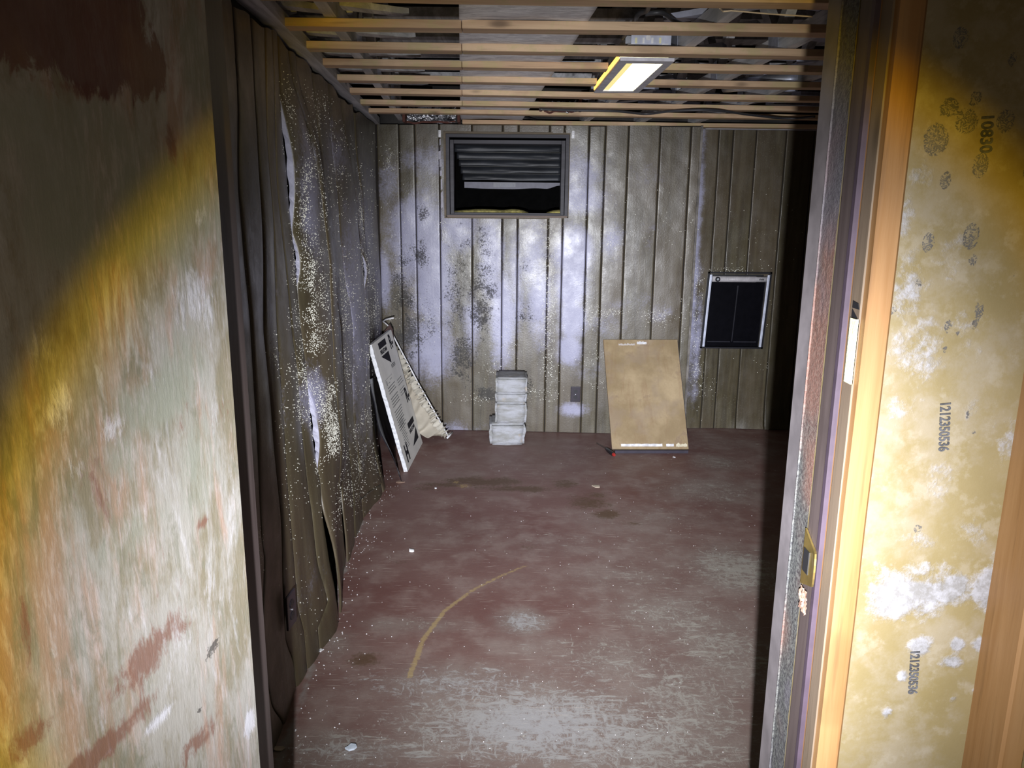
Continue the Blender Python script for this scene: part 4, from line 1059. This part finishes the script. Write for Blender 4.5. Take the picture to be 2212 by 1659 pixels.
b.grid(lambda u, v: (X0+(X1-X0)*u, 1.132, ZT*v), 75, 330); b.box((JX+.002, 1.134, 0), (2.7, 1.175, ZT))
WF = b.build('wall_front', MBD, kind='structure', fix=False)
uvf = (lambda x, y: (ony(x, y, 1.132).x, ony(x, y, 1.132).z), lambda v: (v.x, v.z))
WHT = [(1940,1235,90,30,.7), (1930,1290,65,60,1.2), (2020,1245,110,50,.75), (2010,1280,110,40,.95), (2060,1270,60,45,1.1), (2150,1270,80,60,1.15), (2190,1220,40,30,.8), (1990,1310,60,40,.8), (1985,1395,30,26,1.0), (2068,1393,18,17,1.0), (2118,1390,20,20,1.0), (2055,1430,32,18,.95),
       (1948,1460,16,15,.9), (1915,1540,17,18,.85), (2060,1510,14,12,.8), (2110,1490,16,12,.8), (1960,620,60,120,.65), (2060,540,70,120,.45), (1990,760,90,120,.6), (2080,700,80,120,.5), (2040,1040,100,90,.45), (2100,1150,60,60,.6), (1960,1000,60,80,.4),
       (1990,380,40,60,.55), (1950,870,50,60,.5), (2180,960,50,90,.6), (2110,880,60,60,.4), (1990,1170,70,40,.55), (1955,480,30,80,.6), (2150,1160,60,40,.45), (2170,1345,30,18,.9)]
BLK = [(2075,82,19,26,1.0), (2186,128,14,22,.75), (2108,211,15,18,.9), (2050,232,26,24,.85), (2088,262,26,30,1.0), (2022,302,27,36,1.1), (2118,357,18,30,1.05), (2172,262,22,30,.9), (2042,390,15,24,.9), (2005,523,14,24,1.0), (2098,510,17,30,1.1), (2102,562,13,18,.8),
       (1985,612,9,17,.8), (1929,671,10,12,.9), (2115,670,10,26,.9), (2048,705,12,20,.8), (2068,722,6,10,.7), (2040,756,9,10,.8), (1956,633,6,6,.8), (1990,690,7,7,.7), (2105,700,8,14,.8), (1862,390,8,12,.7), (1982,1142,12,12,.8), (2102,932,8,10,.8), (2118,975,6,9,.7),
       (2100,1020,6,8,.8), (2210,370,8,30,.6), (2190,600,6,8,.7), (2092,895,10,20,.6), (1930,745,5,8,.5), (2080,590,8,10,.6), (2190,720,6,8,.6)]
shell_attrs(WF, {'white': WHT, 'black': BLK}, uvf)
MST = plain('grey_stamp_ink', (.055, .055, .06), .7, 0, .5, 60)
def stamp(txt, pa, pb, size, k):
    A = ony(*pa, 1.130); Cc = ony(*pb, 1.130); dv = (Cc-A); L = dv.length; dv.normalize(); n = Vector((0, -1, 0)); u = n.cross(dv).normalized()
    Mx = Matrix((dv, u, n)).transposed().to_4x4(); Mx.translation = A
    o = text_obj(txt, size, 'stamped_number', WF, MST, Mx, .0004, 1.0, .0006, 1.0)
    # fit the length
    xs = [(v.co-A).dot(dv) for v in o.data.vertices]; k = L/max(xs)
    for v in o.data.vertices:
        s = (v.co-A).dot(dv); v.co += dv*(s*k-s)
stamp('1212350536', (2032, 868), (2028, 976), .022, 0)
stamp('1212350536', (1968, 1405), (1962, 1500), .021, 0)
stamp('10830', (2122, 246), (2117, 332), .024, 0)
# studs
def stud(x0, x1, y0, y1, nm='stud', mats=(M_STUD,)):
    b = B(); n = 60
    for j in range(n+1):
        z = ZT*j/n; w_ = .0008*vnoise(z*6, x0*9); c = .004
        for (x, y) in ((x0, y1), (x0+w_, y0+c), (x0+c+w_, y0), (x1-c+w_, y0), (x1+w_, y0+c), (x1, y1)): b.v.append((x, y, z))
    for j in range(n):
        for i in range(5): a = j*6+i; b.f.append((a, a+1, a+7, a+6))
    return b.build(nm, mats[0], WF, fix=True)
s1 = stud(JX+.006, JX+.040, 1.040, 1.134)
b = B(); b.box((JX+.0035, 1.058, 0), (JX+.007, 1.088, ZT)); b.build('greyed_face', M_STUDGREY, WF)
s2 = stud(.768, .806, 1.046, 1.134)
# foam filled slot in the stud's side, hollow above it
za = ony(1842, 690, 1.06).z; zb = ony(1824, 826, 1.07).z
b = B(); b.box((JX+.0005, 1.058, zb), (JX+.0045, 1.078, za)); o = b.build('foam_strip', plain('yellow_foam', (.95, .92, .50), .7, 0, .15, 60, .4), WF); o['label'] = 'bright yellow foam strip let into the stud'
b = B(); b.add([(JX+.0022, 1.078, za+.001), (JX+.0022, 1.060, za+.001), (JX+.0022, 1.078, za+.012)], [(0, 1, 2)]); b.add([(JX+.0022, 1.078, za+.014), (JX+.0022, 1.057, za+.014), (JX+.0022, 1.062, za+.022), (JX+.0022, 1.078, za+.024)], [(0, 1, 2, 3)]); b.build('notch', M_BLACKS, WF, solid=.001)
# knots
for (px, py, Y, r) in ((1812+18, 1480, 1.039, .008), (1788+112, 130, 1.039, .012), (1810, 1268, 1.039, .003), (1790, 1482, 1.039, .009)):
    p = ony(px, py, Y)
    if p.x < JX+.012 or p.x > JX+.036: continue
    b = B(); b.tube([(p.x, Y-.0006, p.z), (p.x, Y+.003, p.z)], r, 14); b.build('knot', plain('knot', (.30, .17, .09), .6, 0, .4, 120), WF)

# ============================================================ DOORWAY, left side: open door
PHI = .15; HP = Vector((-.41, 1.10, 0)); DD = Vector((-sin(PHI), -cos(PHI), 0)); DN = Vector((cos(PHI), -sin(PHI), 0))
def m_door():
    n = N('mouldy_door_skin')
    sv = n.co((10, 10, 2.0)); a = n.noise(1, 6, .65, sv, .5); c = n.noise(5, 6, .7, n.co((2.5, 2.5, 1))); f = n.noise(1, 5, .7, n.co((150, 150, 30)))
    col = n.mix(n.ss(c, .40, .60), (.205, .18, .125), (.32, .305, .275)); col = n.mix(n.mul(n.ss(a, .50, .64), .75), col, (.34, .22, .16))
    m2 = n.noise(1, 6, .7, n.co((22, 22, 9)), .8); col = n.mix(n.mul(n.ss(m2, .52, .66), .6), col, (.165, .165, .12)); m3 = n.noise(1, 6, .72, n.co((16, 16, 5), 0, (0, 0, .3)), .5); col = n.mix(n.mul(n.ss(m3, .54, .68), .7), col, (.46, .45, .46))
    
    c2 = n.noise(14, 7, .72, n.co((2, 2, 1)), .6)
    gr = n.patch(n.attr('green'), c, 1.0, .35, .7); col = n.mix(n.mul(gr, .8), col, (.24, .25, .20))
    col = n.mix(n.mul(n.ss(f, .45, .7), n.mul(n.ss(a, .40, .6), .55)), col, (.48, .42, .41))
    wh = n.patch(n.attr('white'), n.math('MULTIPLY_ADD', f, .35, n.mul(c2, .65)), 2.4, .5, 1.0); col = n.mix(n.mul(wh, .7), col, (.58, .58, .64))
    ru = n.patch(n.attr('rust'), n.math('MULTIPLY_ADD', f, .3, n.mul(c2, .7)), 2.6, .42, .80); col = n.mix(n.mul(ru, .8), col, (.17, .078, .052))
    ma = n.patch(n.attr('maroon'), c2, 1.8, .42, .62); col = n.mix(n.mul(ma, .8), col, n.mix(n.ss(n.noise(4, 4, .6), .45, .6), (.085, .022, .020), (.15, .062, .03)))
    bk_ = n.patch(n.attr('black'), n.noise(60, 4, .8), 1.6, .5, .65); col = n.mix(n.mul(bk_, .85), col, (.06, .055, .05))
    n.bump(n.math('ADD', f, n.mul(wh, .8)), .25, .003); return n.done(col, .5)
b = B(); DH = 2.35
b.grid(lambda u, v: HP+DD*(.86*u)+Vector((0, 0, .012+DH*v)), 130, 190)
b.grid(lambda u, v: HP-DN*.035+DD*(.86*u)+Vector((0, 0, .012+DH*v)), 2, 2); 
e0 = HP+Vector((0, 0, .012)); 
for q in (0, .86): p = e0+DD*q; b.add([p, p-DN*.035, p-DN*.035+Vector((0, 0, DH)), p+Vector((0, 0, DH))], [(0, 1, 2, 3)])
DR = b.build('door_1', m_door(), kind='structure', fix=False)
def dpix(x, y): P = onplane(x, y, HP, DN); return ((P-HP).dot(DD), P.z)
shell_attrs(DR, {'green': [(300,450,220,160,.9), (170,300,180,120,.8), (330,870,120,90,.8), (260,980,60,90,.7), (400,800,70,130,.6), (280,1150,120,90,.6), (430,1000,60,200,.6), (420,120,40,120,.9)],
    'white': [(130,880,40,70,.9), (310,600,40,200,.55), (420,640,60,110,.75), (240,930,40,50,.8), (340,760,30,260,.55), (345,1555,40,22,1.0), (250,1380,50,40,.4), (90,760,50,60,.6), (160,1000,50,80,.6), (430,470,30,35,.7), (540,1560,20,40,1.1), (480,1480,50,20,.5), (140,650,30,40,.3), (220,1640,40,14,.8), (300,1100,60,160,.4), (410,1380,20,30,.6)],
    'rust': [(370,310,14,60,1.0), (210,1060,50,100,.6), (230,900,60,140,.35), (330,1400,110,70,.75), (360,1250,100,90,.35), (440,1130,20,16,.7), (200,1640,160,40,1.1), (60,1600,60,50,.8), (430,1600,60,40,.75), (400,900,30,60,.5), (140,1220,40,60,.5), (50,1330,14,130,.7), (470,900,40,60,.4), (280,1500,90,50,.4), (150,190,140,30,.7)],
    'maroon': [(20,40,60,110,1.2), (90,50,70,110,1.2), (160,80,70,110,1.2), (230,110,60,100,1.1), (300,130,50,90,.95), (340,150,30,70,.9), (60,-40,120,80,1.2), (200,-20,120,90,1.1)],
    'black': [(460,1398,20,20,.95), (433,1533,12,7,.8), (404,800,14,10,.5), (45,1240,16,12,.5)]}, (dpix, lambda v: ((v-HP).dot(DD), v.z)))
# left jamb, dark
b = B(); b.box((-.50, 1.14, 0), (-.452, 1.285, ZT)); b.build('trim_2', M_JAMB, kind='structure', bevel=.002)
b = B(); b.box((-2.2, 1.14, 0), (-.50, 1.28, ZT)); b.build('wall_front_left', M_BACKING, kind='structure')
b = B(); b.box((-.50, 1.14, 2.50), (JX+.03, 1.27, ZT)); b.build('trim_3', M_JAMB, kind='structure')
